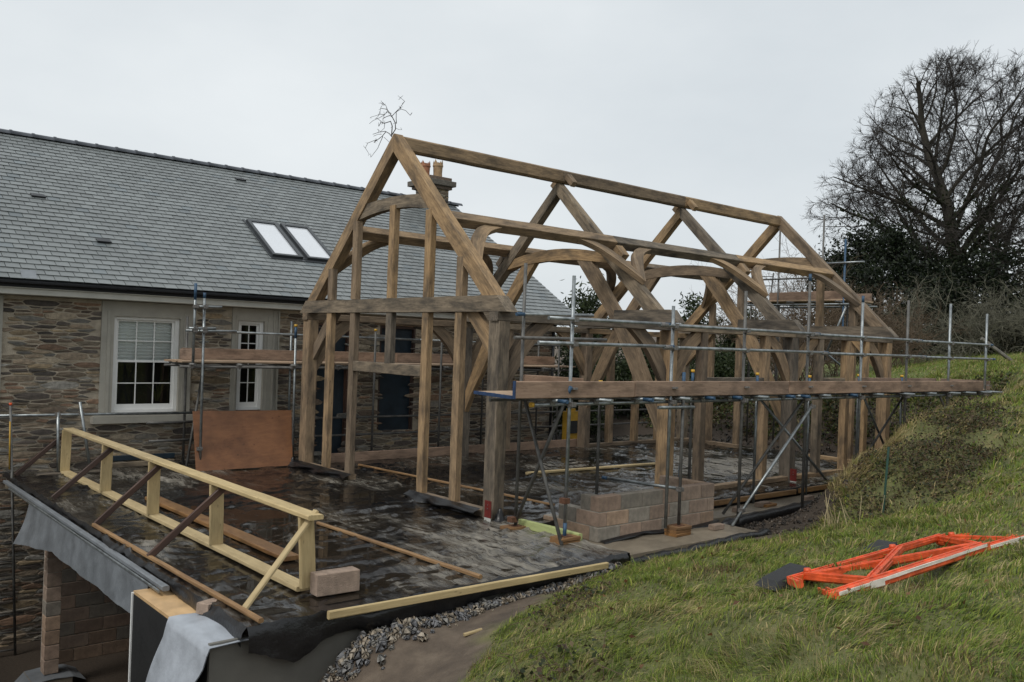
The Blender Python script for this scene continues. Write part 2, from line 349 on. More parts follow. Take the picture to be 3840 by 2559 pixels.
# ------------------------------------------------------------------ terrain
GP = np.array([
 (-8.1, -9.8, .95), (-6, -8.2, .9), (-4.6, -5.9, .5), (-2.9, -5.5, .58), (-3.7, -6.8, .72), (-3.1, -7.2, .86), (-3.1, -8.2, 1.0), (0, -7.2, 1.0),
 (-2.63, -6.76, .86), (.07, -6.68, .88), (-2.3, -6.1, .7), (.6, -6.0, .74), (-1.2, -5.3, .55), (2, -5.4, .75), (-5.5, -7, .6), (-6.5, -6, .3), (-6, -5, -.3),
 (-4.15, -4.7, 0), (-2.85, -3.65, -.08), (-1.3, -2.95, -.13), (0, -2.45, -.14), (-1.9, -4.4, .3), (0, -4, .3), (1.2, -3.6, .2),
 (2.8, -2.7, -.1), (3.5, -2.9, -.05), (1.5, -2.35, -.16), (.3, -2.4, -.2),
 (-3.2, -3.3, -.3), (-3.7, -3.6, -.4), (-2.6, -2.9, -.24), (-3.2, -2.6, -.24), (-3.7, -2.6, -.32), (-4.05, -2.6, -.62), (-4.4, -3.4, -.75), (-4.6, -2.6, -1.1), (-5.3, -3.5, -1.5), (-5.4, -2.5, -2.1), (-7, -3, -2.6),
 (-2, -2.6, -.24), (-1, -2.6, -.22), (-8, -2, -3), (-12, -6, -2), (-14, 0, -3),
 (4.2, -3.9, .25), (4.0, -3.3, .12), (5.0, -2.65, .6), (5.6, -2.6, .95), (6.9, -2.55, 1.22), (7.7, -2.5, 1.44), (9.1, -2.45, 1.57), (10.8, -2.4, 1.72), (12.8, -2.4, 2.05), (15, -2.5, 2.5),
 (5.2, -3.6, .75), (6.5, -3.8, 1.15), (8, -4.5, 1.6), (4, -5.2, .9), (6, -6, 1.35), (9, -8, 2.1), (12, -6, 2.5), (3, -8, 1.35), (0, -10, 1.4),
 (5.2, -1.9, -.1), (6.2, -1.5, -.1), (7.3, -1.4, .0), (8.4, -1.2, .0), (9.2, -1.2, .15), (11, -1.2, .35), (12.4, -.9, .3), (7, -.7, -.2), (10, -.7, -.15), (12.3, 0, -.1),
 (4.5, -1.2, -.3), (3.6, -1.7, -.22), (2, -1, -.3), (4, .5, -.35), (9, 3, -.35), (2, 3, -.35), (12.8, 3, -.2), (12.8, 6, -.2), (6, 6, -.35),
 (13.8, 0, .9), (14, 3, .9), (14.5, 6, .7), (15, -.5, 1.9), (15.5, 3, 1.6), (16, 7, 1.2), (13, -1.4, 1.2),
 (20, -2, 2.9), (20, 3, 2.3), (20, 8, 1.5), (30, 2, 3.2), (30, 10, 2.6), (36, 8, 3.4), (45, 12, 3.6), (60, 0, 4.0), (60, 30, 3.5), (25, -10, 3.5), (40, -20, 4.2), (15, -14, 3.3), (80, -40, 4.8),
 (12, 10, .3), (14, 16, .3), (5, 16, -.2), (-6, 20, -2), (30, 30, 1.5), (80, 60, 5), (0, 60, -2), (-40, 30, -5), (-30, -20, 0), (-10, -20, 2), (10, -30, 3.6), (60, -80, 5), (-60, -60, 0), (-60, 80, -8), (80, 120, 2)], float)
_D = np.sqrt(((GP[:, None, :2]-GP[None, :, :2])**2).sum(-1))
_A = np.block([[-_D-np.eye(len(GP))*.02, np.c_[np.ones(len(GP)), GP[:, :2]]], [np.r_[np.ones((1, len(GP))), GP[:, :2].T], np.zeros((3, 3))]])
_C = np.linalg.solve(_A, np.r_[GP[:, 2], 0, 0, 0])
def inside_pit(x, y): return (x > -20) & (x < .2) & (y > -2.36) & (y < 12)
def height(x, y):
    x = np.asarray(x, float); y = np.asarray(y, float); sh = x.shape; x, y = x.ravel(), y.ravel()
    d = np.sqrt((x[:, None]-GP[None, :, 0])**2+(y[:, None]-GP[None, :, 1])**2)
    z = -d@_C[:-3]+_C[-3]+_C[-2]*x+_C[-1]*y
    bx = .075*np.sin(x*2.1+1.3*np.sin(y*1.7))*np.sin(y*2.3+x*.7)+.045*np.sin(x*5.3+y*3.1)*np.sin(y*4.7-x*1.9)
    amp = np.clip((z+.1)*2, .15, 1)*np.clip(1-(y+1.5)/1.0, .12, 1)
    z = z+bx*amp
    pit = inside_pit(x, y); left = (x < -5.3) & (y > -2.5)
    z = np.where(pit | left, np.where(x < -6.5, np.clip(-3+(-6.5-x)*3., -3, -.55), -3.), z)  # unseen bank left of the pit, added to keep low light out
    return z.reshape(sh)
def grass_edge(x):   # y below which the bank is grown over
    return np.interp(x, [-9, -6, -4.3, -2.95, -1.5, -.4, 1., 2.4, 3.2, 4.6, 6, 7.5, 9.5, 12.6, 13.5, 16], [-7, -6, -4.75, -3.62, -2.92, -2.60, -2.5, -2.62, -2.9, -2.75, -2.2, -2.05, -1.95, -1.6, 0, 10])
gx = np.unique(np.round(np.concatenate([[-6.5], np.arange(-9, 14, .14), np.linspace(14, 40, 60), np.linspace(40, 260, 24), np.linspace(-200, -9, 22), [-5.3, .2, .25]]), 3))
gy = np.unique(np.round(np.concatenate([np.arange(-10, 1, .14), np.linspace(1, 14, 50), np.linspace(14, 300, 26), np.linspace(-200, -10, 30), [-2.36, -2.37]]), 3))
X, Y = np.meshgrid(gx, gy); Z = height(X, Y)
n_x, n_y = len(gx), len(gy); I = np.arange(n_x*n_y).reshape(n_y, n_x)
F = np.stack([I[:-1, :-1], I[:-1, 1:], I[1:, 1:], I[1:, :-1]], -1).reshape(-1, 4)
wob = .18*np.sin(X*5.1+np.sin(Y*7))+.1*np.sin(X*13+Y*9)
mud = np.clip((Y-grass_edge(X)+wob*.6)/.25+.3, 0, 1)
dist = np.hypot(X-CX[0], Y-CX[1]); farm = np.clip((dist-17)/5, 0, 1)
cut = np.clip((Y+1.8)/.5, 0, 1)*np.clip((X-4.5)/.6, 0, 1)*np.clip((15.5-X)/1, 0, 1)
cut = np.maximum(cut, inside_pit(X, Y)*1.); cut = np.maximum(cut, np.clip((Y-grass_edge(X)+.25)/.3, 0, 1)*np.clip((X-3.1)/.5, 0, 1)*np.clip((15.5-X)/1, 0, 1)); mud = mud*(1-cut); farm = farm*(1-cut)*(1-mud)  # pit floor takes the dark soil colour, which also stands in for its shade
ter = obj_np('ground', mesh_np('ground', np.stack([X, Y, Z], -1).reshape(-1, 3), F, np.stack([mud, farm, cut], -1).reshape(-1, 3), True), 'ground')
prop(ter, 'grassy bank, mud path and excavated pad around the building', kind='structure')
# ------------------------------------------------------------------ slab, membrane, puddles
sm = MB().box((-4.68, -2.34, -.11), (.14, 7.4, -.035)).box((.14, -.44, -.30), (12.25, 7.4, -.035))
prop(sm.build('floor_slab', 'concrete'), 'concrete floor slab under the black sheeting', kind='structure')
def mem_z(x, y):
    wx = x+.25*nv(x*.8, y*.8, 7); wy = y+.25*nv(x*.8, y*.8, 9)
    a = max(0, 1-abs(nv(wx*.75+wy*.3, wy*2.3-wx*.4, 3.1))*7)**1.3*.040*max(0, .5+nv(x*.9, y*.9, 2))
    b = max(0, 1-abs(nv(wx*2.1-wy*.6, wy*.8+wx*.7, 8.4))*7)**1.3*.036*max(0, .45+nv(x*.7, y*.7, 6))
    c = max(0, 1-abs(nv(wx*1.6+wy*1.5, wy*3.2-wx*2.1, 4.4))*6)**1.4*.018
    fold = .007*max(0, 1-abs((x*.985+y*.17+.2) % 1.25-.6)*22)+.007*max(0, 1-abs((y*.985-x*.17+.4) % 1.5-.7)*22)     # creases left from the folded sheet
    return nv(x*.33, y*.33, 1.7)*.020+a+b+c+fold+nv(x*5, y*5, 5)*.0015
def sheet(x0, x1, y0, y1, st):
    xs = np.linspace(x0, x1, max(2, int((x1-x0)/st)+1)); ys = np.linspace(y0, y1, max(2, int((y1-y0)/st)+1))
    P = [(x, y, mem_z(x, y)) for y in ys for x in xs]; n = len(xs)
    F = [(j*n+i, j*n+i+1, j*n+n+i+1, j*n+n+i) for j in range(len(ys)-1) for i in range(n-1)]
    return P, F, xs, ys
mem = thing('membrane', (0, 2, 0), 'wrinkled wet black plastic sheet covering the whole floor slab', 'plastic sheet')
for (x0, x1, y0, y1) in ((-4.80, .14, -2.5, 7.35), (.14, 12.3, -.52, 7.35)):
    P, F, xs, ys = sheet(x0, x1, y0, y1, .055)
    obj_np('sheet', mesh_np('sheet', P, F, smooth=True), 'membrane', mem)
LOC_fix = None
for o in mem.children: o.location = -LOC[mem]
def skirt(name, line, drop, out, mat, parent, wav=.03, rows=7):
    """hanging edge of the sheet: line of top points, drop(i) depth, out = outward unit vector"""
    P = []; n = len(line); out = Vector(out)
    for j in range(rows+1):
        t = j/rows
        for i, p in enumerate(line):
            dz = drop(p)*t; w = (nv(p[0]*2.2, p[1]*2.2, t*1.5)*wav+wav*.6)*min(1, t*3)
            q = Vector(p)+out*(w+.018*math.sin(t*3.14))-Vector((0, 0, dz)); P.append(tuple(q))
    F = [(j*n+i, j*n+i+1, j*n+n+i+1, j*n+n+i) for j in range(rows) for i in range(n-1)]
    o = obj_np(name, mesh_np(name, P, F, smooth=True), mat, parent)
    if parent: o.location = -LOC[parent]
    return o
xs = np.arange(-4.80, .15, .055)
skirt('front_skirt', [(x, -2.5, mem_z(x, -2.5)) for x in xs], lambda p: (.22+.05*nv(p[0]*1.3, 4)+(.18 if -4.75 < p[0] < -3.95 else 0)*max(0, 1-abs(p[0]+4.35)/.42))*(.75 if p[0] > -2.25 else 1), (0, -1, 0), 'black_sheet', mem, .05, 9)
ys = np.arange(-2.5, 7.3, .06)
skirt('side_skirt', [(-4.80, y, mem_z(-4.80, y)) for y in ys], lambda p: .07 if p[1] > -.6 else .07+.10*min(1, (-.6-p[1])/.6), (-1, 0, 0), 'black_sheet', mem, .05, 6)
xs = np.arange(.14, 12.31, .08)
skirt('rear_skirt', [(x, -.52, mem_z(x, -.52)) for x in xs], lambda p: .22, (0, -1, 0), 'black_sheet', mem, .03)
skirt('step_skirt', [(.14, y, mem_z(.14, y)) for y in np.arange(-2.5, -.5, .06)], lambda p: .2, (1, 0, 0), 'black_sheet', mem, .02)
wm = MB()
for (x0, y0, x1, y1) in ((-4.6, -2.3, .1, 7.2), (.1, -.4, 12.1, 7.2)): wm.add([(x0, y0, -.0005), (x1, y0, -.0005), (x1, y1, -.0005), (x0, y1, -.0005)], [(0, 1, 2, 3)])
prop(wm.build('puddle_water', 'water'), 'shallow brown rain water lying on the sheet', kind='structure')
# concrete strip foundation beside the block wall
st = MB().box((.22, -2.12, -.34), (3.42, -.60, -.142)).box((3.42, -1.16, -.36), (8.6, -.60, -.146))
prop(st.build('concrete_strip', 'concrete'), 'wet concrete strip foundation along the slab', kind='structure')
def roll(name, pts, r, mat, label):
    m = MB(); P = []
    for i, (a, b) in enumerate(zip(pts[:-1], pts[1:])):
        for k in range(8): P.append(Vector(a).lerp(Vector(b), k/8))
    P.append(Vector(pts[-1])); P = [p+Vector((0, nv(p.x*3, 1)*.04, nv(p.x*4, 7)*.03)) for p in P]
    m.path(P, [max(.01, r*(.8+.5*nv(p.x*5, 3))*(1 if 0 < i < len(P)-1 else .4)) for i, p in enumerate(P)], 9)
    return prop(m.build(name, mat, smooth=True), label, 'plastic sheet')
roll('sheet_roll', [(.2, -2.35, -.17), (1.4, -2.38, -.15), (2.6, -2.33, -.13), (3.5, -2.3, -.14)], .085, 'black_sheet', 'crumpled black sheeting rolled along the concrete strip below the blocks')
roll('sheet_roll', [(3.5, -1.42, -.2), (5, -1.35, -.17), (6.4, -1.3, -.15), (7.6, -1.25, -.1)], .12, 'black_sheet', 'crumpled black sheeting behind the diagonal silver pole by the bank')
# ------------------------------------------------------------------ retaining wall, insulated corner, pit
rw = thing('retaining_wall', (-4.9, -2.3, -3), 'grey boarded basement retaining wall under the slab corner', 'wall')
boxo('protection_board', (-5.10, -2.44, -3), (.2, -2.40, -.115), 'grey_board', rw)
boxo('core', (-4.81, -2.399, -3), (.2, -2.15, -.118), 'concrete', rw)
boxo('side_insulation', (-5.10, -2.399, -3), (-4.82, -.42, -.165), 'black_foam', rw)
boxo('top_board', (-5.095, -2.0, -.165), (-4.80, -.40, -.135), 'osb', rw)
boxo('edge_strip', (-5.115, -.42, -3), (-5.09, -.395, -.15), 'white_paint', rw)
# grey membrane draped over the wall corner
def drape():
    nu, nvv = 22, 26; P = []
    for j in range(nvv):
        t = j/(nvv-1)                       # 0 at the top inner edge, 1 at the hanging hem
        for i in range(nu):
            u = i/(nu-1)                    # 0 far, 1 near
            y = -1.50-1.0*u; s = t*1.75
            if s < .42: x = -4.66-s; z = -.118+.012*math.sin(6*u)
            else:
                h = s-.42; x = -5.08-.05-.16*math.sin(min(1, h/.9)*1.5)-.10*h*u*math.sin(h*2.2); z = -.118-.05*(h > 0)-h*.92
                k = min(1, h/.12); z = -.118-(z+.118)*-k if h < .12 else z
                y += .24*h*(1-u)+.62*h*u*min(1, h/.5)-.02
            z += .014*nv(u*4, t*6, 2)
            P.append((x+.014*nv(u*3, t*5, 9), y, z))
    F = [(j*nu+i, j*nu+i+1, j*nu+nu+i+1, j*nu+nu+i) for j in range(nvv-1) for i in range(nu-1)]
    n = len(P); P2 = [(x+.006, y, z-.006) for x, y, z in P]
    F += [(d+n, c+n, b+n, a+n) for a, b, c, d in F]
    o = obj_np('grey_sheet', mesh_np('grey_sheet', P+P2, F, smooth=True), 'grey_sheet')
    prop(o, 'pale grey sheet draped over the basement wall corner under a brick', 'plastic sheet')
drape()
fo = thing('foil_skirt', (-4.97, 2.4, -.5), 'grey foil membrane hanging below the slab edge above the pit', 'plastic sheet')
P = []; yy = np.linspace(4.9, -.42, 60)
for j in range(9):
    t = j/8
    for y in yy:
        bot = np.interp(y, [-.4, .04, 1.9, 3.3, 4.2, 4.9], [-.48, -.48, -.5, -.49, -.62, -.70]); top = -.075
        P.append((-4.955-.05*t-.05*t*nv(y*1.2, 3)-.12*t*t*max(0, (y-3.8)), y+t*.1*(y > 4), top+(bot-top)*t+.012*nv(y*6, t*2)*t))
F = [(j*60+i, j*60+i+1, j*60+61+i, j*60+60+i) for j in range(8) for i in range(59)]
o = obj_np('foil', mesh_np('foil', P, F, smooth=True), 'foil', fo); o.location = -LOC[fo]
beam('steel_edge', (-4.90, 6.9, -.055), (-4.90, -.78, -.055), .07, .05, 'lead', fo)
beam('edge_trim', (-4.955, 6.3, -.085), (-4.955, -.75, -.085), .02, .03, 'galv', fo)
beam('edge_beam', (-4.78, 7.2, -.16), (-4.78, -.4, -.16), .12, .1, 'concrete', fo)
def block(m, a, b, tone=None):
    t = tone or rnd(.75, 1.2); c = random.choice(((.33, .235, .175), (.31, .23, .175), (.26, .23, .19), (.35, .245, .17)))
    (x0, y0, z0), (x1, y1, z1) = a, b; e = .007
    vs = []
    for z, q in ((z0, 0), (z0, e), (z1, e), (z1, 0)):
        zz = z+(e if q == 0 and z == z0 else 0)*0
        vs += []
    j = lambda: rnd(-.002, .002)
    ring = lambda z, q: [(x0+q+j(), y0+q+j(), z), (x1-q+j(), y0+q+j(), z), (x1-q+j(), y1-q+j(), z), (x0+q+j(), y1-q+j(), z)]
    vs = ring(z0, e)+ring(z0+e, 0)+ring(z1-e, 0)+ring(z1, e)
    fs = [(3, 2, 1, 0), (12, 13, 14, 15)]+[(r*4+k, r*4+(k+1) % 4, r*4+4+(k+1) % 4, r*4+4+k) for r in range(3) for k in range(4)]
    return m.add(vs, fs, tuple(v*t for v in c))
pi = thing('block_pillar', (-4.55, 5.05, -2.95), 'slim concrete block pillar holding up the slab over the pit', 'pillar')
z = -2.75; k = 0
MB().box((-4.648, 4.958, -2.74), (-4.468, 5.138, -.2)).build('mortar', 'block_mortar', pi)
while z < -.2:
    block(MB(), (-4.66, 4.946, z), (-4.456, 5.15, min(z+.212, -.17)), rnd(.8, 1.1)).build('block', 'block', pi); z += .222
boxo('foot', (-4.85, 4.75, -3.0), (-4.3, 5.35, -2.78), 'concrete', pi)
m = MB(); m.prism([(-.42, -.16), (-.28, -.02), (0, .0), (.28, -.02), (.45, -.1)], [(-.42, -.155), (-.28, -.012), (0, .008), (.28, -.012), (.45, -.095)], (-4.56, 5.05, -2.765), (1, 0, 0), (0, 0, 1), (0, 1, 0), .62)
m.build('foil_wrap', 'foil', pi)
bw = thing('basement_wall', (-3.4, 6.1, -3), 'dark concrete block wall at the back of the pit', 'wall')
boxo('mortar', (-4.4, 6.06, -3.0), (-.5, 6.3, -.115), 'block_mortar', bw)
for r in range(13):
    x = -4.4-(.225 if r % 2 else 0)
    while x < -1.5:
        a, b = max(x, -4.4), min(x+.44, -1.5)
        if b-a > .06: block(MB(), (a, 6.05, -3+r*.222), (b, 6.2, -3+r*.222+.212), rnd(.35, .55)).build('block', 'block', bw)
        x += .45
# gravel drain beside the slab
def stone_pts(c, s):
    """one angular stone: a jittered, squashed octahedron-like lump of 14 faces"""
    ax = np.random.normal(size=(3, 3)); q, _ = np.linalg.qr(ax)
    b = np.array([(1, 0, 0), (-1, 0, 0), (0, 1, 0), (0, -1, 0), (0, 0, 1), (0, 0, -1)])*np.random.uniform(.75, 1.1, (6, 1))
    b2 = np.array([(x, y, z) for x in (-1, 1) for y in (-1, 1) for z in (-1, 1)])*np.random.uniform(.5, .66, (8, 1))
    P = np.r_[b, b2]*np.array([1, .8, .6])*s
    return P@q+c
SF = []
for ix, x in enumerate((-1, 1)):
    for iy, y in enumerate((-1, 1)):
        for iz, z in enumerate((-1, 1)):
            v = 6+ix*4+iy*2+iz; a = 1-ix; b = 2+(1-iy); c = 4+(1-iz)
            SF += [(a, b, v), (b, c, v), (c, a, v)]
gs = []
tries = 0
while len(gs) < 1500 and tries < 30000:
    tries += 1
    x = rnd(-5.0, -.1); w = .06+.23*max(0, min(1, (-x-1.6)/2.2)); y = -2.53-abs(random.gauss(0, .62))*w
    if x < -4.0 and random.random() < .35: continue
    gs.append((x, y, float(rnd(.014, .062)*rnd(.6, 1.1))))
G = np.array(gs); gz = height(G[:, 0], G[:, 1])
order = sorted(range(len(G)), key=lambda i: -view_size((G[i, 0], G[i, 1], gz[i]), G[i, 2]))
gcol = lambda: (lambda t: random.choice(((.17, .165, .16), (.21, .20, .185), (.12, .12, .125), (.26, .235, .20)))[0]*t)(1)
gr = prop(link(bpy.data.objects.new('gravel_bed', None), (-2.5, -2.8, -.3), None), 'grey crushed stone drain along the front edge of the slab', 'gravel')
PP, FF, CC = [], [], []
for r, i in enumerate(order):
    c = np.array([G[i, 0], G[i, 1], gz[i]+G[i, 2]*rnd(.1, .7)]); P = stone_pts(c, G[i, 2]*1.25)
    col = np.array(random.choice(((.17, .165, .16), (.23, .22, .20), (.11, .11, .115), (.34, .29, .225), (.15, .15, .155), (.25, .205, .15))))*rnd(.7, 1.15)
    if r < 300:
        me = mesh_np('stone', P-c, SF, np.tile(col, (14, 1))); o = obj_np('stone', me, 'gravel', gr, tuple(c))
    else:
        FF.append(np.array(SF)+14*len(PP)); PP.append(P); CC.append(np.tile(col, (14, 1)))
o = obj_np('small_stones', mesh_np('small_stones', np.concatenate(PP), np.concatenate(FF), np.concatenate(CC)), 'gravel', gr); o.location = -LOC[gr]; o['kind'] = 'stuff'
# ------------------------------------------------------------------ stone house
YW = 7.45
house = thing('stone_house', (1.6, 9.5, -3), 'long stone house with a new slate roof behind the oak frame', 'house')
OPEN = [(-3.33, -1.66, .97, 3.06), (-.85, .17, .95, 3.06), (1.05, 1.86, -.03, 2.86), (2.64, 3.62, .45, 2.86), (-6.6, -4.93, 1.2, 3.06)]   # x0, x1, z0, z1
X0, X1, ZB, ZT = -9.2, 8.1, -3.2, 3.08
wall = MB()
zs = sorted({ZB, ZT}|{o[2] for o in OPEN}|{o[3] for o in OPEN if o[3] < ZT})
for a, b in zip(zs[:-1], zs[1:]):
    cuts = sorted((o[0], o[1]) for o in OPEN if o[2] < b-1e-4 and o[3] > a+1e-4); x = X0
    for c0, c1 in cuts:
        if c0 > x: wall.box((x, YW, a), (c0, YW+.5, b))
        x = max(x, c1)
    wall.box((x, YW, a), (X1, YW+.5, b))
wall.box((X1-.5, YW+.5, ZB), (X1, 18.2, ZT)).box((X0, 17.7, ZB), (X1-.5, 18.2, ZT))
g = [(X1-.45, YW+.3, ZT), (X1-.45, 18.2, ZT), (X1-.45, 12.8, 6.6)]; wall.add(g+[(x+.4, y, z) for x, y, z in g], [(0, 1, 2), (5, 4, 3), (0, 3, 4, 1), (1, 4, 5, 2), (2, 5, 3, 0)])
wo_ = wall.build('wall', 'mortar', house)
# rubble stones, laid in uneven courses, proud of the mortar
def rubble(face, u0, u1, v0, v1, holes, org, eu, en, scale=1.):
    """yields (vertices, faces, colour, centre, size) of rubble stones: irregular flat-bedded cells with mortar between, proud along en"""
    K = .25; pts = []; grid = {}; gs_ = .12*scale; area = (u1-u0)*(v1-v0)
    for tr in range(int(area*1300/scale**2)):
        r = (rnd(.020, .036) if random.random() < .55 else rnd(.036, .075))*scale*1.1
        p = (rnd(u0, u1)*K, rnd(v0, v1), r); g0 = (int(p[0]//gs_), int(p[1]//gs_)); okk = True
        for i in (-2, -1, 0, 1, 2):
            for j in (-2, -1, 0, 1, 2):
                for o in grid.get((g0[0]+i, g0[1]+j), ()):
                    if (o[0]-p[0])**2+(o[1]-p[1])**2 < ((o[2]+p[2])*.88)**2: okk = False; break
                if not okk: break
            if not okk: break
        if okk: grid.setdefault(g0, []).append(p); pts.append(p)
    for p in pts:
        pu, pv = p[0]/K, p[1]
        if any(c0 < pu < c1 and d0 < pv < d1 for c0, c1, d0, d1 in holes): continue
        R_ = .2*scale; poly = [(p[0]-R_, p[1]-R_), (p[0]+R_, p[1]-R_), (p[0]+R_, p[1]+R_), (p[0]-R_, p[1]+R_)]
        poly = [(min(max(x, u0*K), u1*K), min(max(y, v0), v1)) for x, y in poly]; g0 = (int(p[0]//gs_), int(p[1]//gs_)); gap = rnd(.004, .010)*scale**.5
        for i in (-3, -2, -1, 0, 1, 2, 3):
            for j in (-3, -2, -1, 0, 1, 2, 3):
                for o in grid.get((g0[0]+i, g0[1]+j), ()):
                    if o is p: continue
                    dx, dy = o[0]-p[0], o[1]-p[1]; d = math.hypot(dx, dy)
                    if d > .42*scale: continue
                    nx, ny = dx/d, dy/d; lim = (d*d+p[2]**2-o[2]**2)/(2*d)-gap*math.hypot(nx*K, ny); out = []
                    for k in range(len(poly)):
                        A, B = poly[k], poly[(k+1) % len(poly)]; sa = (A[0]-p[0])*nx+(A[1]-p[1])*ny-lim; sb = (B[0]-p[0])*nx+(B[1]-p[1])*ny-lim
                        if sa <= 0: out.append(A)
                        if sa*sb < 0: t_ = sa/(sa-sb); out.append((A[0]+(B[0]-A[0])*t_, A[1]+(B[1]-A[1])*t_))
                    poly = out
                    if len(poly) < 3: break
                if len(poly) < 3: break
            if len(poly) < 3: break
        if len(poly) < 3: continue
        q = [(x/K, y) for x, y in poly]; cx = sum(a[0] for a in q)/len(q); cy = sum(a[1] for a in q)/len(q)
        W_, H_ = max(a[0] for a in q)-min(a[0] for a in q), max(a[1] for a in q)-min(a[1] for a in q)
        if H_ < .02 or W_ < .03: continue
        # cut corners, then lift an inset face
        o2 = []
        for k in range(len(q)):
            A, B = q[k], q[(k+1) % len(q)]; f = rnd(.05, .17); o2 += [(A[0]+(B[0]-A[0])*f, A[1]+(B[1]-A[1])*f), (A[0]+(B[0]-A[0])*(1-f), A[1]+(B[1]-A[1])*(1-f))]
        o2 = [a for k, a in enumerate(o2) if math.hypot(a[0]-o2[k-1][0], a[1]-o2[k-1][1]) > .004]; n = len(o2); pr = rnd(.004, .034); tx, ty = rnd(-.02, .02), rnd(-.05, .05); vs = []
        for lv in range(2):
            for a in o2:
                f = 1 if lv == 0 else max(.7, 1-.018/max(.03, H_)); x_, y_ = cx+(a[0]-cx)*(f if lv == 0 else max(f, 1-.02/max(.03, W_))), cy+(a[1]-cy)*f
                vs.append(org+eu*x_+Vector((0, 0, y_))+en*(-.02 if lv == 0 else pr+rnd(-.004, .004)+tx*(x_-cx)+ty*(y_-cy)))
        vs.append(org+eu*cx+Vector((0, 0, cy))+en*(pr+rnd(0, .008)))
        fs = [(k, (k+1) % n, n+(k+1) % n, n+k) for k in range(n)]+[(n+k, n+(k+1) % n, 2*n) for k in range(n)]
        pal = random.choice(((.125, .095, .068), (.16, .125, .088), (.080, .066, .055), (.20, .165, .12), (.15, .135, .112), (.21, .16, .10), (.058, .049, .042), (.15, .095, .062), (.11, .082, .06), (.175, .165, .145)))
        t = rnd(.62, 1.7)
        yield vs, fs, tuple(c*t for c in pal), org+eu*cx+Vector((0, 0, cy)), (W_*H_)**.5
holes = [(a, b, c, d) for a, b, c, d in OPEN]
holes += [(-3.50, -1.55, .80, 1.0), (-3.6, .3, -3.2, -.03)]
st_ = list(rubble(None, -9.1, 8.08, -3.1, 3.02, holes, Vector((0, YW, 0)), Vector((1, 0, 0)), Vector((0, -1, 0))))
hid = lambda p: p.x > -1.9 and not (-1.7 < p.x < .6)
st_.sort(key=lambda s: -view_size(s[3], s[4])*(.45 if s[3].x > .4 else 1)*(.6 if s[3].z < -.1 else 1))
rest = MB()
for i, (vs, fs, col, c, sz) in enumerate(st_):
    if i < 300: MB().add(vs, fs, col).build('stone', 'stone', wo_)
    else: rest.add(vs, fs, col)
for vs, fs, col, c, sz in rubble(None, YW+.02, 12.7, -.4, 3.0, [], Vector((X1, 0, 0)), Vector((0, 1, 0)), Vector((1, 0, 0))): rest.add(vs, fs, col)
rest.build('small_stones', 'stone', wo_)['kind'] = 'stuff'
# eaves
EY, EZ, PITCH = 7.08, 3.35, math.radians(31.6); CS, SN = math.cos(PITCH), math.sin(PITCH)
RX0, RX1, RLEN = -9.4, 8.52, 5.72/CS
fa = boxo('fascia', (RX0, EY+.06, 3.10), (RX1-.05, EY+.09, 3.30), 'fascia_paint', house)
boxo('moulding', (RX0, EY+.02, 3.20), (RX1-.05, EY+.058, 3.265), 'fascia_paint', fa); boxo('soffit', (RX0, EY+.092, 3.085), (RX1-.05, YW-.01, 3.11), 'fascia_paint', fa)
boxo('lower_moulding', (RX0, EY+.03, 3.095), (RX1-.05, EY+.057, 3.125), 'fascia_paint', fa)
m = MB(); n = 9; vs = []
for x in (RX0, RX1):
    for k in range(n): a = math.pi+math.pi*k/(n-1); vs.append((x, EY-.035+.062*math.cos(a), 3.325+.062*math.sin(a)))
m.add(vs, [(k, k+1, n+k+1, n+k) for k in range(n-1)]+[(n+k, n+k+1, k+1, k) for k in range(n-1)]); m.build('gutter', 'gutter', house, True)
m = MB().tube((7.95, YW-.09, -.2), (7.95, YW-.09, 3.05), .04); m.path([(7.95, YW-.09, 3.03), (7.95, YW-.15, 3.12), (7.95, EY, 3.27)], .04, 8); m.build('downpipe', 'gutter', house, True)
# roof
def rp(x, s, h=0.): return Vector((x, EY+s*CS-h*SN, EZ+s*SN+h*CS))
m = MB(); t0 = [rp(RX0, 0, -.02), rp(RX1, 0, -.02), rp(RX1, RLEN, -.02), rp(RX0, RLEN, -.02)]; t1 = [p-Vector((0, 0, .12)) for p in t0]
m.add(t0+t1, [(0, 1, 2, 3), (7, 6, 5, 4), (0, 4, 5, 1), (1, 5, 6, 2), (2, 6, 7, 3), (3, 7, 4, 0)])
b0 = [V(RX0, 12.8, 6.85), V(RX1, 12.8, 6.85), V(RX1, 18.5, 3.35), V(RX0, 18.5, 3.35)]; m.add(b0+[p-Vector((0, 0, .12)) for p in b0], [(0, 1, 2, 3), (7, 6, 5, 4), (0, 4, 5, 1), (1, 5, 6, 2), (2, 6, 7, 3), (3, 7, 4, 0)])
roof = m.build('roof', 'felt', house)
GAU, SWD = .186, .236
sky_holes = [(.46, 2.12, (8.52-EY)/CS, (10.12-EY)/CS)]
slates = []
nc = int(RLEN/GAU)
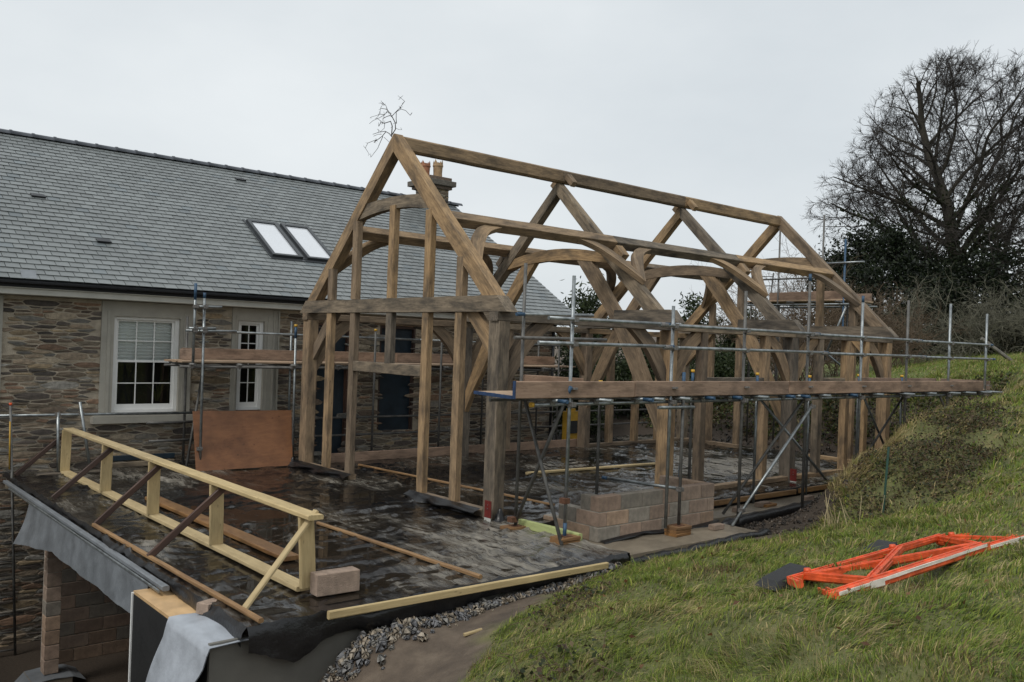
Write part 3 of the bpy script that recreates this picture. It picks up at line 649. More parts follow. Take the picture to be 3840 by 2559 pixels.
for r in range(nc):
    s0 = r*GAU; x = RX0-(SWD/2 if r % 2 else 0)
    while x < RX1:
        a, b = max(x, RX0), min(x+SWD, RX1); x += SWD
        if b-a < .04: continue
        skip = False
        for c0, c1, d0, d1 in sky_holes:
            if s0+GAU*.5 > d0 and s0+GAU*.5 < d1:
                if a > c0-.02 and b < c1+.02: skip = True
                elif a < c0 < b: b = c0
                elif a < c1 < b: a = c1
        if skip or b-a < .03: continue
        g2 = .0052; dt = rnd(-.004, .004); l0, l1 = rnd(.013, .018), rnd(.013, .018)
        A, B = a+g2, b-g2; s1 = s0+GAU*1.12
        vs = [rp(A, s0+dt, l0+.004), rp(B, s0+dt+rnd(-.002, .002), l1+.004), rp(B, s1, .0025), rp(A, s1, .0025), rp(A, s0+dt, l0-.006), rp(B, s0+dt, l1-.006)]
        fs = [(0, 1, 2, 3), (4, 5, 1, 0), (0, 3, 4), (1, 5, 2)]
        t = rnd(.86, 1.12)*(1+.10*nv(a*.5, s0*.9)); t *= 1 if random.random() > .1 else rnd(.8, 1.15); col = (.160*t, .174*t, .174*t) if random.random() > .06 else (.135*t, .155*t, .162*t)
        slates.append((vs, fs, col, rp((a+b)/2, s0+.09)))
slates.sort(key=lambda q: -view_size(q[3], 1.)*(.3 if q[3].z > 4.9 else 1))
rest = MB()
for i, (vs, fs, col, c) in enumerate(slates):
    if i < 300: MB().add(vs, fs, col).build('slate', 'slate', roof)
    else: rest.add(vs, fs, col)
rest.build('upper_slates', 'slate', roof)['kind'] = 'stuff'
# ridge tiles
x = RX0; n = 8; top = rp(0, RLEN)
src = None
while x < RX1-.1:
    m = MB(); vs = []
    for xx, rr in ((x, .118), (x+.05, .118), (x+.052, .105), (x+.47, .100)):
        for k in range(n): a = math.pi*.02+math.pi*.96*k/(n-1); vs.append((xx, top.y+.02+rr*1.15*math.cos(a), top.z-.01+rr*math.sin(a)))
    m.add(vs, [(j*n+k, j*n+k+1, j*n+n+k+1, j*n+n+k) for j in range(3) for k in range(n-1)]+[tuple(range(n))])
    o = m.build('ridge_tile', 'ridge', roof, True)
    x += .455
for (x, s) in ((-3.9, (10.0-EY)/CS), (-3.04, (8.5-EY)/CS), (1.25, (12.2-EY)/CS)):   # vent slates
    m = MB(); vs = [rp(x-.13, s-.03, .055), rp(x+.13, s-.03, .055), rp(x+.13, s+.16, .02), rp(x-.13, s+.16, .02), rp(x-.13, s-.03, .02), rp(x+.13, s-.03, .02)]
    m.add(vs, [(0, 1, 2, 3), (4, 5, 1, 0), (0, 3, 4), (1, 5, 2)]); m.build('roof_vent', 'gutter', roof)
m = MB(); vs = [rp(-4.73, .01, .022), rp(-4.49, .01, .022), rp(-4.47, .30, .022), rp(-4.71, .30, .022)]; m.add(vs+[v-Vector((0, 0, .006)) for v in vs], [(0, 1, 2, 3), (0, 4, 5, 1)]); m.build('lead_patch', 'lead', roof)
for sx in (.49, 1.34):   # the two roof windows
    w, s0, s1 = .74, (8.58-EY)/CS, (10.05-EY)/CS
    m = MB()
    def slab(u0, u1, a, b, h0, h1, mm): vs = [rp(u, s, h) for h in (h0, h1) for u, s in ((u0, a), (u1, a), (u1, b), (u0, b))]; mm.add(vs, [(3, 2, 1, 0), (4, 5, 6, 7), (0, 1, 5, 4), (1, 2, 6, 5), (2, 3, 7, 6), (3, 0, 4, 7)])
    slab(sx, sx+.075, s0, s1, -.02, .085, m); slab(sx+w-.075, sx+w, s0, s1, -.02, .085, m); slab(sx+.0751, sx+w-.0751, s0, s0+.07, -.02, .082, m); slab(sx+.0751, sx+w-.0751, s1-.09, s1, -.02, .083, m)
    f = m.build('roof_window', 'window_grey', house)
    m = MB(); slab(sx+.076, sx+w-.076, s0+.071, s1-.091, .03, .05, m); m.build('pane', 'skylight_glass', f)
    m = MB(); slab(sx-.05, sx+w+.05, s0-.10, s0-.002, .016, .022, m); m.build('apron_flashing', 'window_grey', f)
    m = MB(); slab(sx-.06, sx-.002, s0, s1+.08, .014, .03, m); slab(sx+w+.002, sx+w+.055, s0, s1+.08, .014, .031, m); m.build('side_flashing', 'window_grey', f)
    m = MB(); slab(sx+.15, sx+w-.15, s0+.0702, s0+.0705, .05, .06, m); m.build('seal', 'gutter', f)
# chimney
ch = MB().box((7.24, 12.3, 5.9), (7.94, 13.05, 7.22)).build('chimney', 'mortar', house)
rest = MB()
for vs, fs, col, c, sz in list(rubble(None, 7.24, 7.94, 5.95, 7.2, [], Vector((0, 12.3, 0)), Vector((1, 0, 0)), Vector((0, -1, 0)), .8))+list(rubble(None, -13.05, -12.3, 5.95, 7.2, [], Vector((7.24, 0, 0)), Vector((0, -1, 0)), Vector((-1, 0, 0)), .8)): MB().add(vs, fs, tuple(k*.9 for k in col)).build('stone', 'stone', ch)
def slabstone(a, b): return block(MB(), a, b, .42)
slabstone((7.15, 12.2, 7.20), (8.0, 13.15, 7.29)).build('corbel', 'stone', ch); slabstone((7.05, 12.1, 7.292), (8.08, 13.25, 7.45)).build('corbel', 'stone', ch); slabstone((7.15, 12.2, 7.452), (7.98, 13.15, 7.56)).build('cap', 'stone', ch)
def pot(x, y, h, mat):
    m = MB(); n = 16; prof = [(.13, 0), (.145, .02), (.138, .3*h), (.150, h*.62), (.165, h*.64), (.165, h*.70), (.155, h*.72)]
    vs = []
    for r, z in prof: vs += [(x+r*math.cos(6.2832*k/n), y+r*math.sin(6.2832*k/n), 7.55+z) for k in range(n)]
    vs += [(x+.155*math.cos(6.2832*k/n), y+.155*math.sin(6.2832*k/n), 7.55+h*(1. if k % 4 in (1, ) else .93 if k % 2 == 0 and False else .82 if k % 4 else .74)) for k in range(n)]
    L_ = len(prof)+1
    fs = [(j*n+k, j*n+(k+1) % n, j*n+n+(k+1) % n, j*n+n+k) for j in range(L_-1) for k in range(n)]+[tuple((L_-2)*n+k for k in range(n))]
    m.add(vs, fs); return m.build('chimney_pot', mat, ch)
pot(7.72, 12.6, .60, 'buff_clay'); pot(7.32, 12.7, .52, 'terracotta')
# windows
def sash(name, x0, x1, z0, z1, cols, rows, sx0, sx1, label=None):
    """rendered surround sx0..sx1 with a sash window x0..x1 set into it"""
    m = MB(); y0, y1 = YW-.045, YW+.20
    top = 3.075
    m.box((sx0, y0, z0-.03), (x0, y1, top)).box((x1, y0, z0-.03), (sx1, y1, top)).box((x0, y0, z1), (x1, y1, top))
    sur = m.build('window_surround', 'render', house)
    boxo('architrave', (sx0+.10, y0-.015, z0-.029), (x0-.06, y0-.001, z1+.10), 'render', sur); boxo('architrave', (x1+.06, y0-.015, z0-.029), (sx1-.10, y0-.001, z1+.10), 'render', sur)
    yf = YW+.03; m = MB()
    m.box((x0+.001, yf, z0), (x0+.07, yf+.12, z1-.001)).box((x1-.07, yf, z0), (x1-.001, yf+.12, z1-.001)).box((x0+.0701, yf, z1-.055), (x1-.0701, yf+.12, z1-.002)).box((x0-.03 if 0 else x0+.0701, yf-.02, z0), (x1-.0701, yf+.12, z0+.055))
    fr = m.build('window', 'white_paint', house)
    zm = (z0+z1)/2+.08 if rows == 4 else (z0+z1)/2
    for (a, b, dy) in ((z0+.056, zm, .03), (zm-.03, z1-.056, .062)):
        m = MB(); u0, u1 = x0+.0715, x1-.0715; bt = .10 if a < zm-.1 else .035
        m.box((u0, yf+dy, a), (u0+.045, yf+dy+.03, b)).box((u1-.045, yf+dy, a), (u1, yf+dy+.03, b)).box((u0+.0451, yf+dy, a), (u1-.0451, yf+dy+.03, a+bt)).box((u0+.0451, yf+dy, b-.035), (u1-.0451, yf+dy+.03, b))
        m.build('sash_frame', 'white_paint', fr)
        gx0, gx1, gz0, gz1 = u0+.045, u1-.045, a+bt, b-.035
        for k in range(1, cols): xx = gx0+(gx1-gx0)*k/cols; boxo('glazing_bar', (xx-.009, yf+dy+.002, gz0), (xx+.009, yf+dy+.028, gz1), 'white_paint', fr)
        for k in range(1, rows//2): zz = gz0+(gz1-gz0)*k/(rows//2); boxo('glazing_bar', (gx0, yf+dy+.004, zz-.009), (gx1, yf+dy+.026, zz+.009), 'white_paint', fr)
        for i in range(cols):
            for k in range(rows//2):
                p = MB(); xa, xb = gx0+(gx1-gx0)*i/cols, gx0+(gx1-gx0)*(i+1)/cols; za, zb = gz0+(gz1-gz0)*k/(rows//2), gz0+(gz1-gz0)*(k+1)/(rows//2)
                yy = yf+dy+.015; tw = rnd(-.002, .002); p.add([(xa, yy, za), (xb, yy+tw, za), (xb, yy+tw, zb), (xa, yy, zb)], [(0, 1, 2, 3)]); p.build('pane', 'glass', fr)
    m = MB(); m.box((sx0-.1, YW+.95, z0-.2), (sx1+.1, YW+1.0, 3.07)).box((sx0-.1, YW+.5, z0-.2), (sx0-.05, YW+.95, 3.07)).box((sx1+.05, YW+.5, z0-.2), (sx1+.1, YW+.95, 3.07)).box((sx0-.05, YW+.5, z0-.2), (sx1+.05, YW+.95, z0-.15)).box((sx0-.05, YW+.5, 3.02), (sx1+.05, YW+.95, 3.07))
    m.build('room_box', 'dark_room', fr)  # room box behind the sashes, its unlit depth painted near-black
    return fr, sur
fr, sur = sash('window', -3.11, -1.89, 1.0, 2.80, 3, 4, -3.33, -1.66)
MB().box((-3.46, YW-.17, .82), (-1.57, YW-.001, .945)).box((-3.44, YW-.14, .946), (-1.59, YW-.046, .965)).build('sill', 'render', sur)
m = MB(); n = 26; vs = []
for k in range(n+1):
    z = 2.76-.79*k/n; yy = YW+.17+(.022 if k % 2 else 0); vs += [(-3.0, yy, z), (-1.94, yy, z)]
m.add(vs, [(2*k, 2*k+2, 2*k+3, 2*k+1) for k in range(n)]); m.build('blind', 'blind', fr)
m = MB()
for k in range(26):    # pot plant behind the lower panes
    a = rnd(0, 6.28); l = rnd(.25, .5); b = V(-2.16+rnd(-.03, .03), YW+.34, 1.18); tip = b+Vector((math.cos(a)*l*.5, math.sin(a)*l*.18, l*rnd(.5, 1))); mid = (b+tip)/2+Vector((0, 0, .08))
    s = Vector((.012, 0, 0)); m.add([b-s, b+s, mid+s, mid-s, tip], [(0, 1, 2, 3), (3, 2, 4)], (.09, .10, .03))
m.build('house_plant', 'leaf', fr)
sash('window', -.72, -.16, 1.0, 2.82, 2, 4, -.85, .17)
m = MB().box((.02, YW-.085, .97), (.05, YW-.046, 3.05)).box((.13, YW-.075, .97), (.16, YW-.046, 3.05)); m.build('trim', 'render', house)
# the surround at the frame's left edge and rendered corner
MB().box((-6.6, YW-.045, 1.15), (-4.93, YW+.2, 3.075)).build('window_surround', 'render', house)
for (a, b, c, d) in OPEN[2:4]:      # openings closed with dark blue sheeting
    n = 9; vs = []; w = MB()
    for j in range(13):
        for i in range(n): vs.append((a+(b-a)*i/(n-1), YW+.10+.03*nv(i*.6, j*.7, a), c+(d-c)*j/12))
    w.add(vs, [(j*n+i, j*n+i+1, j*n+n+i+1, j*n+n+i) for j in range(12) for i in range(n-1)]); sh = w.build('sheeting', 'blue_sheet', house, True)
    MB().box((a, YW+.01, c), (a+.05, YW+.12, d)).box((b-.05, YW+.01, c), (b, YW+.12, d)).box((a+.0501, YW+.01, d-.06), (b-.0501, YW+.12, d)).build('timber_frame', 'red_timber', sh)
    MB().bar((a-.15, YW+.02, d+.07), (b+.15, YW+.02, d+.07), .12, .13).build('lintel', 'oak', house)
# ------------------------------------------------------------------ green oak frame
oak = thing('oak_frame', (5.8, 3.0, 0), 'large pegged green oak building frame with four trusses and no roof', 'timber frame')
WY = 6.03; TX = [(0., .2), (3.82, 4.02), (7.64, 7.84), (11.53, 11.73)]
def ok(): return 'oak' if random.random() < .62 else 'oak_grey'
def mir(pts, far): return [(WY-u, v) for u, v in pts][::1] if far else pts
def plate(name, lower, upper, x, t, mat=None, far=False):
    """member in a truss plane, (y, z) edges, mirrored to the far side when asked"""
    def dens(p):
        q = []
        for a, b in zip(p[:-1], p[1:]):
            k = max(1, int(math.hypot(b[0]-a[0], b[1]-a[1])/.5)) if len(lower) == 2 else 1
            q += [(a[0]+(b[0]-a[0])*i/k, a[1]+(b[1]-a[1])*i/k) for i in range(k)]
        return q+[p[-1]]
    lo, up = (lower, upper)
    if len(lower) == 2:
        k = 6; lo = [(lower[0][0]+(lower[1][0]-lower[0][0])*i/k+rnd(-.003, .003)*(0 < i < k), lower[0][1]+(lower[1][1]-lower[0][1])*i/k+rnd(-.004, .004)*(0 < i < k)) for i in range(k+1)]
        up = [(upper[0][0]+(upper[1][0]-upper[0][0])*i/k+rnd(-.003, .003)*(0 < i < k), upper[0][1]+(upper[1][1]-upper[0][1])*i/k+rnd(-.004, .004)*(0 < i < k)) for i in range(k+1)]
    lo, up = mir(lo, far), mir(up, far)
    if far: lo, up = lo[::-1], up[::-1]
    return MB().prism(lo, up, (x, 0, 0), (0, 1, 0), (0, 0, 1), (1, 0, 0), t).build(name, mat or ok(), oak)
def spline(p, n=14):
    out = []; P = [Vector((*a, 0)) for a in p]; m = len(P)-1
    for i in range(n+1):
        t = i/n*m; k = min(int(t), m-1); f = t-k
        a, b, c, d = P[max(k-1, 0)], P[k], P[k+1], P[min(k+2, m)]
        q = .5*((2*b)+(c-a)*f+(2*a-5*b+4*c-d)*f*f+(3*b-a-3*c+d)*f**3); out.append((q.x, q.y))
    return out
UPY = (0, 1, 0)
for ti, (xa, xb) in enumerate(TX):
    xc = (xa+xb)/2; gable = ti in (0, 3)
    for far in (False, True):
        yc = .125 if not far else WY-.125
        beam('post', (xc, yc, .0), (xc, yc, 2.868), .20, .25, 'oak_grey' if (ti+far) % 2 == 0 else 'oak', oak, UPY)
        if gable: plate('rafter', [(.44, 3.242), (3.013, 5.74)], [(.11, 3.242), (3.013, 6.05)], xc, .18, 'oak', far)
        else:
            plate('rafter', [(.66, 3.232), (3.013, 5.53)], [(.30, 3.232), (3.013, 5.775)], xc, .17, ok(), far)
            plate('tie_stub', [(-.15, 3.003), (1.36, 3.003)], [(.04, 3.23), (1.34, 3.23)], xc, .2, 'oak_grey', far)
            plate('sling_brace', spline([(.22, .94), (.52, 1.50), (.82, 1.94), (1.36, 2.89), (1.69, 3.34), (2.42, 4.21)]), spline([(.20, 1.36), (.32, 1.62), (.50, 1.98), (1.0, 2.88), (1.40, 3.38), (2.04, 4.20)]), xc, .12, ok(), far)
            beam('cleat', (xc, (1.22 if not far else WY-1.22), 4.20), (xc, (1.40 if not far else WY-1.40), 4.38), .17, .13, 'oak', oak, (0, -.7 if not far else .7, .7))
            beam('ridge_cleat', (xc+.1, (2.72 if not far else WY-2.72), 5.72), (xc+.1, (2.90 if not far else WY-2.90), 5.90), .12, .12, 'oak', oak, (0, -.7 if not far else .7, .7))
    n = 14
    if gable:
        plate('tie_beam', [(-.15, 3.003), (6.18, 3.003)], [(.08, 3.24), (5.95, 3.24)], xc, .22, 'oak_grey')
        ys = [1.93+2.17*k/n for k in range(n+1)]
        plate('collar', [(y, 4.77-.085*(y-3.015)**2) for y in ys], [(y, 4.975-.06*(y-3.015)**2) for y in ys], xc, .13)
    else:
        ys = [1.52+2.99*k/n for k in range(n+1)]
        plate('collar', [(y, 4.225-.06*(y-3.015)**2) for y in ys], [(y, 4.45-.085*(y-3.015)**2) for y in ys], xc, .14)
# gable studs (y of the left edge, width)
for gx, base in ((.0, ((4.95, 0), (4.09, 0), (2.89, 2.14), (1.81, 0), (.93, 0))), (11.62, ((4.95, 0), (4.05, 0), (1.75, 0), (.87, 0)))):
    for (y, z0) in base:
        yc = y+.085; xx = gx+.062; zl = .1 if z0 == 0 else z0; w = .165
        beam('stud', (xx, yc, zl), (xx, yc, 3.0), .115, w, ok(), oak, UPY)
        q = min(yc, WY-yc); zt = 3.24+(q-.44)*.971 if q < 1.6 else (4.60 if q < 2.2 else 4.77)
        beam('stud', (xx, yc, 3.243), (xx, yc, zt+.05), .115, w, 'oak', oak, UPY)
beam('lintel', (.055, 1.98, 2.05), (.055, 4.09, 2.05), .10, .18, 'oak_grey', oak)
beam('sill_plate', (.08, 4.10, .05), (.08, 5.77, .05), .16, .10, 'oak', oak); beam('sill_plate', (.08, .26, .055), (.08, 2.0, .055), .16, .11, 'oak', oak)
beam('sill_plate', (11.63, .26, .05), (11.63, 1.95, .05), .16, .10, 'oak', oak); beam('sill_plate', (11.63, 4.0, .05), (11.63, 5.77, .05), .16, .10, 'oak', oak)
plate('gable_brace', [(4.9, 3.0), (5.78, 2.1)], [(5.22, 3.0), (5.78, 2.4)], .15, .09, 'oak'); plate('gable_brace', [(.26, 2.32), (.92, 3.0)], [(.26, 2.68), (.60, 3.0)], .12, .10, 'oak')
plate('gable_brace', [(4.9, 3.0), (5.78, 2.1)], [(5.22, 3.0), (5.78, 2.4)], 11.58, .09, 'oak'); plate('gable_brace', [(.26, 2.2), (1.0, 3.0)], [(.26, 2.5), (.70, 3.0)], 11.58, .10, 'oak')
# wall plates, ridge, purlins in three lengths
for y in (.11, WY-.11):
    for a, b in ((-.03, 3.9), (3.902, 7.75), (7.752, 11.76)): beam('wall_plate', (a, y, 2.935), (b, y, 2.935), .19, .13, ok(), oak)
for a, b in ((.185, 3.92), (3.924, 7.74), (7.744, 11.545)): beam('ridge_beam', (a, 3.015, 5.895), (b, 3.015, 5.895), .17, .25, 'oak', oak, ch=.03)
nS, nC = .696, .718
for far in (False, True):
    fy = (lambda y: WY-y) if far else (lambda y: y); sg = -1 if far else 1
    for a, b in ((.18, 3.92), (3.924, 7.74), (7.744, 11.55)): beam('purlin', (a, fy(1.53), 4.495), (b, fy(1.53), 4.495), .20, .17, ok(), oak, (0, -nS*sg, nC))
    for ti, (xa, xb) in enumerate(TX):
        for s in (-1, 1):
            if (ti == 0 and s < 0) or (ti == 3 and s > 0): continue
            u0 = xb-.02 if ti == 0 else xa+.02 if ti == 3 else (xa+xb)/2+.004*s
            lo = spline([(0, -1.02), (.30, -.56), (.62, -.18), (.98, 0.)]); up = spline([(0, -.72), (.14, -.42), (.36, -.14), (.62, 0.)])
            org = (u0, fy(1.53-.105*nC), 4.495-.105*nS)
            MB().prism(lo, up, org, (s, 0, 0), (0, nC*sg, nS), (0, -nS*sg, nC), .095).build('wind_brace', 'oak', oak)
    # braces from the posts to the wall plate
    for ti, (xa, xb) in enumerate(TX):
        for s in (-1, 1):
            if (ti == 0 and s < 0) or (ti == 3 and s > 0): continue
            org = (xb if s > 0 else xa, .12 if not far else WY-.12, 2.87)
            lo = spline([(0, -1.05), (.22, -.72), (.52, -.34), (.95, 0.)]); up = spline([(0, -.68), (.12, -.46), (.32, -.2), (.58, 0.)])
            MB().prism(lo, up, org, (s, 0, 0), (0, 0, 1), (0, 1, 0), .11).build('post_brace', 'oak', oak)
for x in (4.83, 6.80, 8.75, 9.85, 10.66): beam('stud', (x, .1, .09), (x, .1, 2.87), .17, .15, ok(), oak, UPY)
for x in (8.68, 9.66, 10.6, 5.2): beam('stud', (x, WY-.1, .09), (x, WY-.1, 2.87), .17, .15, 'oak', oak, UPY)
for a, b in ((4.92, 6.71), (8.84, 9.76)): beam('rail', (a, .1, 1.97), (b, .1, 1.97), .12, .18, 'oak_grey', oak)
for a, b in ((4.75, 7.63), (7.85, 11.5)): beam('sill_plate', (a, .1, .045), (b, .1, .045), .16, .09, 'oak', oak)
beam('sill_plate', (7.86, WY-.1, .045), (11.5, WY-.1, .045), .16, .09, 'oak', oak)
# bough tied to the gable peak
bo = thing('topping_bough', (.1, 3.1, 6.0), 'small bare twiggy branch tied to the peak of the near gable', 'branch')
random.seed(21)
def bp(px, py): return V(.1+rnd(-.05, .05), 3.2-(px-600)*.00242, 6.05+(540-py)*.00158)
for pts, r in (([(605, 545), (625, 470), (622, 400), (590, 330), (560, 270), (510, 235), (480, 210), (440, 195)], .010), ([(605, 545), (560, 490), (568, 420), (552, 365), (470, 365), (430, 350), (395, 380)], .011), ([(600, 550), (550, 500), (515, 470), (440, 465), (365, 470)], .008),
    ([(515, 470), (470, 515), (370, 560), (360, 520), (290, 550), (262, 600), (272, 668)], .007), ([(470, 515), (440, 605), (390, 625), (350, 725)], .006), ([(622, 405), (665, 380), (665, 300), (725, 285), (790, 320), (822, 375)], .007), ([(590, 330), (665, 300), (690, 262), (720, 240), (718, 190), (700, 155), (675, 158)], .006),
    ([(560, 280), (500, 245), (470, 270), (420, 295), (345, 310), (285, 328)], .006), ([(470, 270), (420, 255), (370, 245), (310, 258), (278, 256)], .005), ([(510, 235), (500, 180), (470, 140), (440, 155), (415, 125)], .005), ([(570, 310), (530, 312), (485, 325), (440, 350), (410, 300), (400, 240), (398, 175)], .006),
    ([(475, 370), (470, 420), (460, 462), (420, 425)], .005), ([(640, 460), (690, 495), (712, 498)], .004), ([(365, 490), (420, 480), (480, 500)], .004), ([(495, 530), (560, 605)], .004)):
    m = MB(); P = [bp(*p) for p in pts]; m.path(P, [r*(1-.6*k/len(P)) for k in range(len(P))], 5)
    for p in P[2:]:
        for _ in range(2):
            if random.random() < .6: m.path([p, p+V(rnd(-.03, .03), rnd(-.07, .07), rnd(-.05, .07))], [.004, .002], 4)
    m.build('twig', 'twig', bo)
random.seed(5)
# ------------------------------------------------------------------ near scaffold
TR = .0245
_cp = MB().box((-.042, -.042, -.03), (.042, .042, .03)).tube((.03, .03, -.055), (.03, .03, .055), .012, 6).tube((-.05, 0, -.018), (.05, 0, -.018), .02, 6)
_cpm = None
def coupler(parent, p):
    global _cpm
    if _cpm is None:
        o = _cp.build('coupler', 'fitting', parent, loc=(0, 0, 0)); o.location = Vector(p)-LOC[parent]; LOC[o] = Vector(p); _cpm = o; return o
    return share('coupler', _cpm, p, parent)
def pole(name, a, b, parent, mat=None, r=TR, ends=None):
    """scaffold tube; ends = painted blue lengths at its start and end"""
    o = MB().tube(a, b, r).build(name, mat or random.choice(('galv', 'galv', 'galv_dull')), parent, True)
    a, b = Vector(a), Vector(b); d = (b-a).normalized()
    if ends:
        if ends[0]: MB().tube(a-d*.001, a+d*ends[0], r+.0012).build('painted_end', 'blue_paint', o, True)
        if ends[1]: MB().tube(b-d*ends[1], b+d*.001, r+.0012).build('painted_end', 'blue_paint', o, True)
    return o
def cap(p, parent): return MB().tube(p, Vector(p)+Vector((0, 0, .045)), TR+.008, 10).build('cap', 'yellow_cap', parent, True)
YO, YI = -1.63, -.64
sc = thing('scaffold', (6, -1.15, 0), 'long tube scaffold with toe boards and guard rails along the near side', 'scaffold', 'scaffolds around the frame')
def gz(x, y): return float(height(np.array([x]), np.array([y]))[0])
outer = [(-.13, .045, 3.45), (1.88, -.02, 3.17), (3.63, -.14, 3.50), (5.46, -.14, 3.91), (7.26, None, 3.65), (9.03, None, 3.67), (10.91, None, 3.71), (12.77, None, 3.59)]
ox = [o[0] for o in outer]
for i, (x, z0, z1) in enumerate(outer):
    z0 = gz(x, YO)-.1 if z0 is None else z0
    pole('standard', (x-.01, YO, z0), (x, YO, z1), sc, 'galv_dull' if i in (2, 3, 5) else 'galv', ends=(.0 if i != 0 else .22, .12 if i in (3, 4) else 0))
    for z in (1.79, 2.57, 2.88): coupler(sc, (x, YO-.04, z))
pole('standard', (-.12, YI, .045), (-.1, YI, 3.66), sc, 'galv_dull')
for x, z1 in ((1.46, 2.02), (3.64, 2.2), (5.48, 2.16), (7.2, 2.12), (9.05, 2.15), (10.91, 2.14)):
    z0 = .03 if x < 2 else max(-.14, gz(x, YI))
    pole('standard', (x, YI, z0), (x, YI, z1), sc, 'galv_dull' if x < 4 else 'galv', ends=(.3 if x < 2 else 0, .28)); cap((x, YI, z1-.02), sc)
yr = YO-.055
for z, xs in ((2.57, (-.66, 1.72, 5.9, 9.6, 13.0)), (2.885, (-.5, 1.62, 5.6, 9.4, 12.85))):
    for k, (a, b) in enumerate(zip(xs[:-1], xs[1:])):
        dy = .0 if k % 2 == 0 else -.055
        pole('guard_rail', (a-.1, yr, z), (b+.12, yr, z+.012), sc, 'galv', ends=(0, .15 if k % 2 else .1))
        if k: MB().tube((a-.07, yr, z), (a+.07, yr, z), TR+.012, 8).build('sleeve', 'fitting', sc, True)
pole('guard_rail', (-.30, YI-.05, 2.63), (1.50, YI-.05, 2.65), sc); pole('guard_rail', (-.28, YI-.05, 2.95), (1.2, YI-.05, 3.0), sc, ends=(.14, 0))
for k, (a, b) in enumerate(((-.72, 3.9), (3.9, 9.2), (9.2, 13.28))): pole('ledger', (a, YO+.055, 1.79), (b, YO+.055, 1.79), sc, 'galv')
MB().tube((-.76, YO+.055, 1.79), (-.715, YO+.055, 1.79), TR+.008).build('cap', 'yellow_cap', sc, True)
pole('ledger', (-.7, YI-.055, 1.79), (13.2, YI-.055, 1.79), sc, 'galv_dull'); pole('ledger', (1.55, YO-.06, 1.72), (2.35, YO-.06, 1.71), sc, 'galv')
for i, x in enumerate((-.41, .38, 1.19, 1.49, 2.05, 2.67, 3.33, 4.01, 4.8, 5.14, 5.94, 6.83, 7.8, 8.88, 9.97, 10.92, 11.67, 12.55, 13.15)):
    yo = YO-.17-rnd(0, .1); pole('transom', (x, yo, 1.843), (x+rnd(-.03, .03), YI+.18, 1.843), sc, 'galv', ends=(.16 if i in (0, 2, 5, 6, 8, 9, 11) else 0, 0)); coupler(sc, (x, YO+.055, 1.815))
# deck and toe boards
for k in range(4):
    y = YO+.10+k*.235; x = -1.12+.045*k
    for ln in (3.9, 3.9, 3.9, 2.3):
        b = min(x+ln, 13.1); db = beam('deck_board', (x+.004, y, 1.892), (b-.004, y, 1.892), .225, .038, 'board_top', sc)
        if x < -.5: MB().box((x-.004, y-.1135, 1.8715), (x+.03, y+.1135, 1.9125)).build('end_band', 'dark_blue_paint', db)
        x = b
for yb in (YO+.02,):
    x = -1.12
    for e in (1.05, 4.84, 8.7, 12.5):
        t = beam('toe_board', (x+.005, YO-.045, 1.985), (e-.005, YO-.045+rnd(-.01, .01), 1.98), .038, .215, 'board', sc)
        x = e
MB().box((-1.128, YO-.066, 1.876), (-1.112, YO-.024, 2.094)).build('end_band', 'dark_blue_paint', t)
beam('toe_board', (-.05, YI+.02, 2.02), (1.1, YI+.02, 1.97), .036, .21, 'board', sc); beam('toe_board', (9.0, YI+.02, 2.0), (12.6, YI+.02, 1.99), .036, .21, 'board', sc)
beam('toe_board', (13.05, YO, 1.985), (13.05, YI+.1, 1.985), .036, .21, 'board', sc)
for x, *_ in outer: MB().tube((x, YO-.07, 1.985), (x, YO-.07, 2.01), .05, 8).build('board_clip', 'fitting', sc)
# bracing
pole('brace', (5.53, YO-.075, 1.68), (3.36, YO-.075, -.14), sc, 'galv')
pole('brace', (5.45, YI-.06, 1.75), (7.30, YO+.3, -.12), sc, 'galv', ends=(0, .3)); pole('brace', (5.86, YO+.06, 2.08), (3.92, YO+.5, -.1), sc, 'galv_dull')
pole('brace', (-.08, YI-.03, 1.84), (-.30, YO-.12, .02), sc, 'galv_dull'); pole('brace', (-.2, YO-.08, 2.02), (-.13, YI-.02, .12), sc, 'galv_dull', ends=(.2, 0))
pole('brace', (9.13, YI-.06, 1.75), (10.3, YI-.06, .45), sc, 'galv'); pole('brace', (10.8, YI-.12, 1.75), (8.95, YI-.12, .3), sc, 'galv_dull'); pole('brace', (10.5, YO+.06, 1.92), (11.5, YO+.06, 1.0), sc, 'galv_dull')
for p in ((-.18, YI, .14), (-.16, YO, .55)): MB().box(Vector(p)-V(.05, .05, .035), Vector(p)+V(.05, .05, .035)).build('coupler', 'rusty', sc)
pole('standard', (2.13, YO-.03, -.04), (2.13, YO-.03, 2.22), sc, 'galv_dull', ends=(0, .34)); pole('tie_tube', (1.93, -.30, .52), (2.17, YO-.06, .52), sc, 'galv', ends=(.1, 0)); pole('standard', (3.42, -.62, .2), (3.42, -.62, .66), sc, 'blue_paint')
coupler(sc, (2.13, YO-.03, .52)); coupler(sc, (2.13, YO-.03, 1.72)); coupler(sc, (5.53, YO-.075, 1.66)); coupler(sc, (3.62, YO-.06, .08))
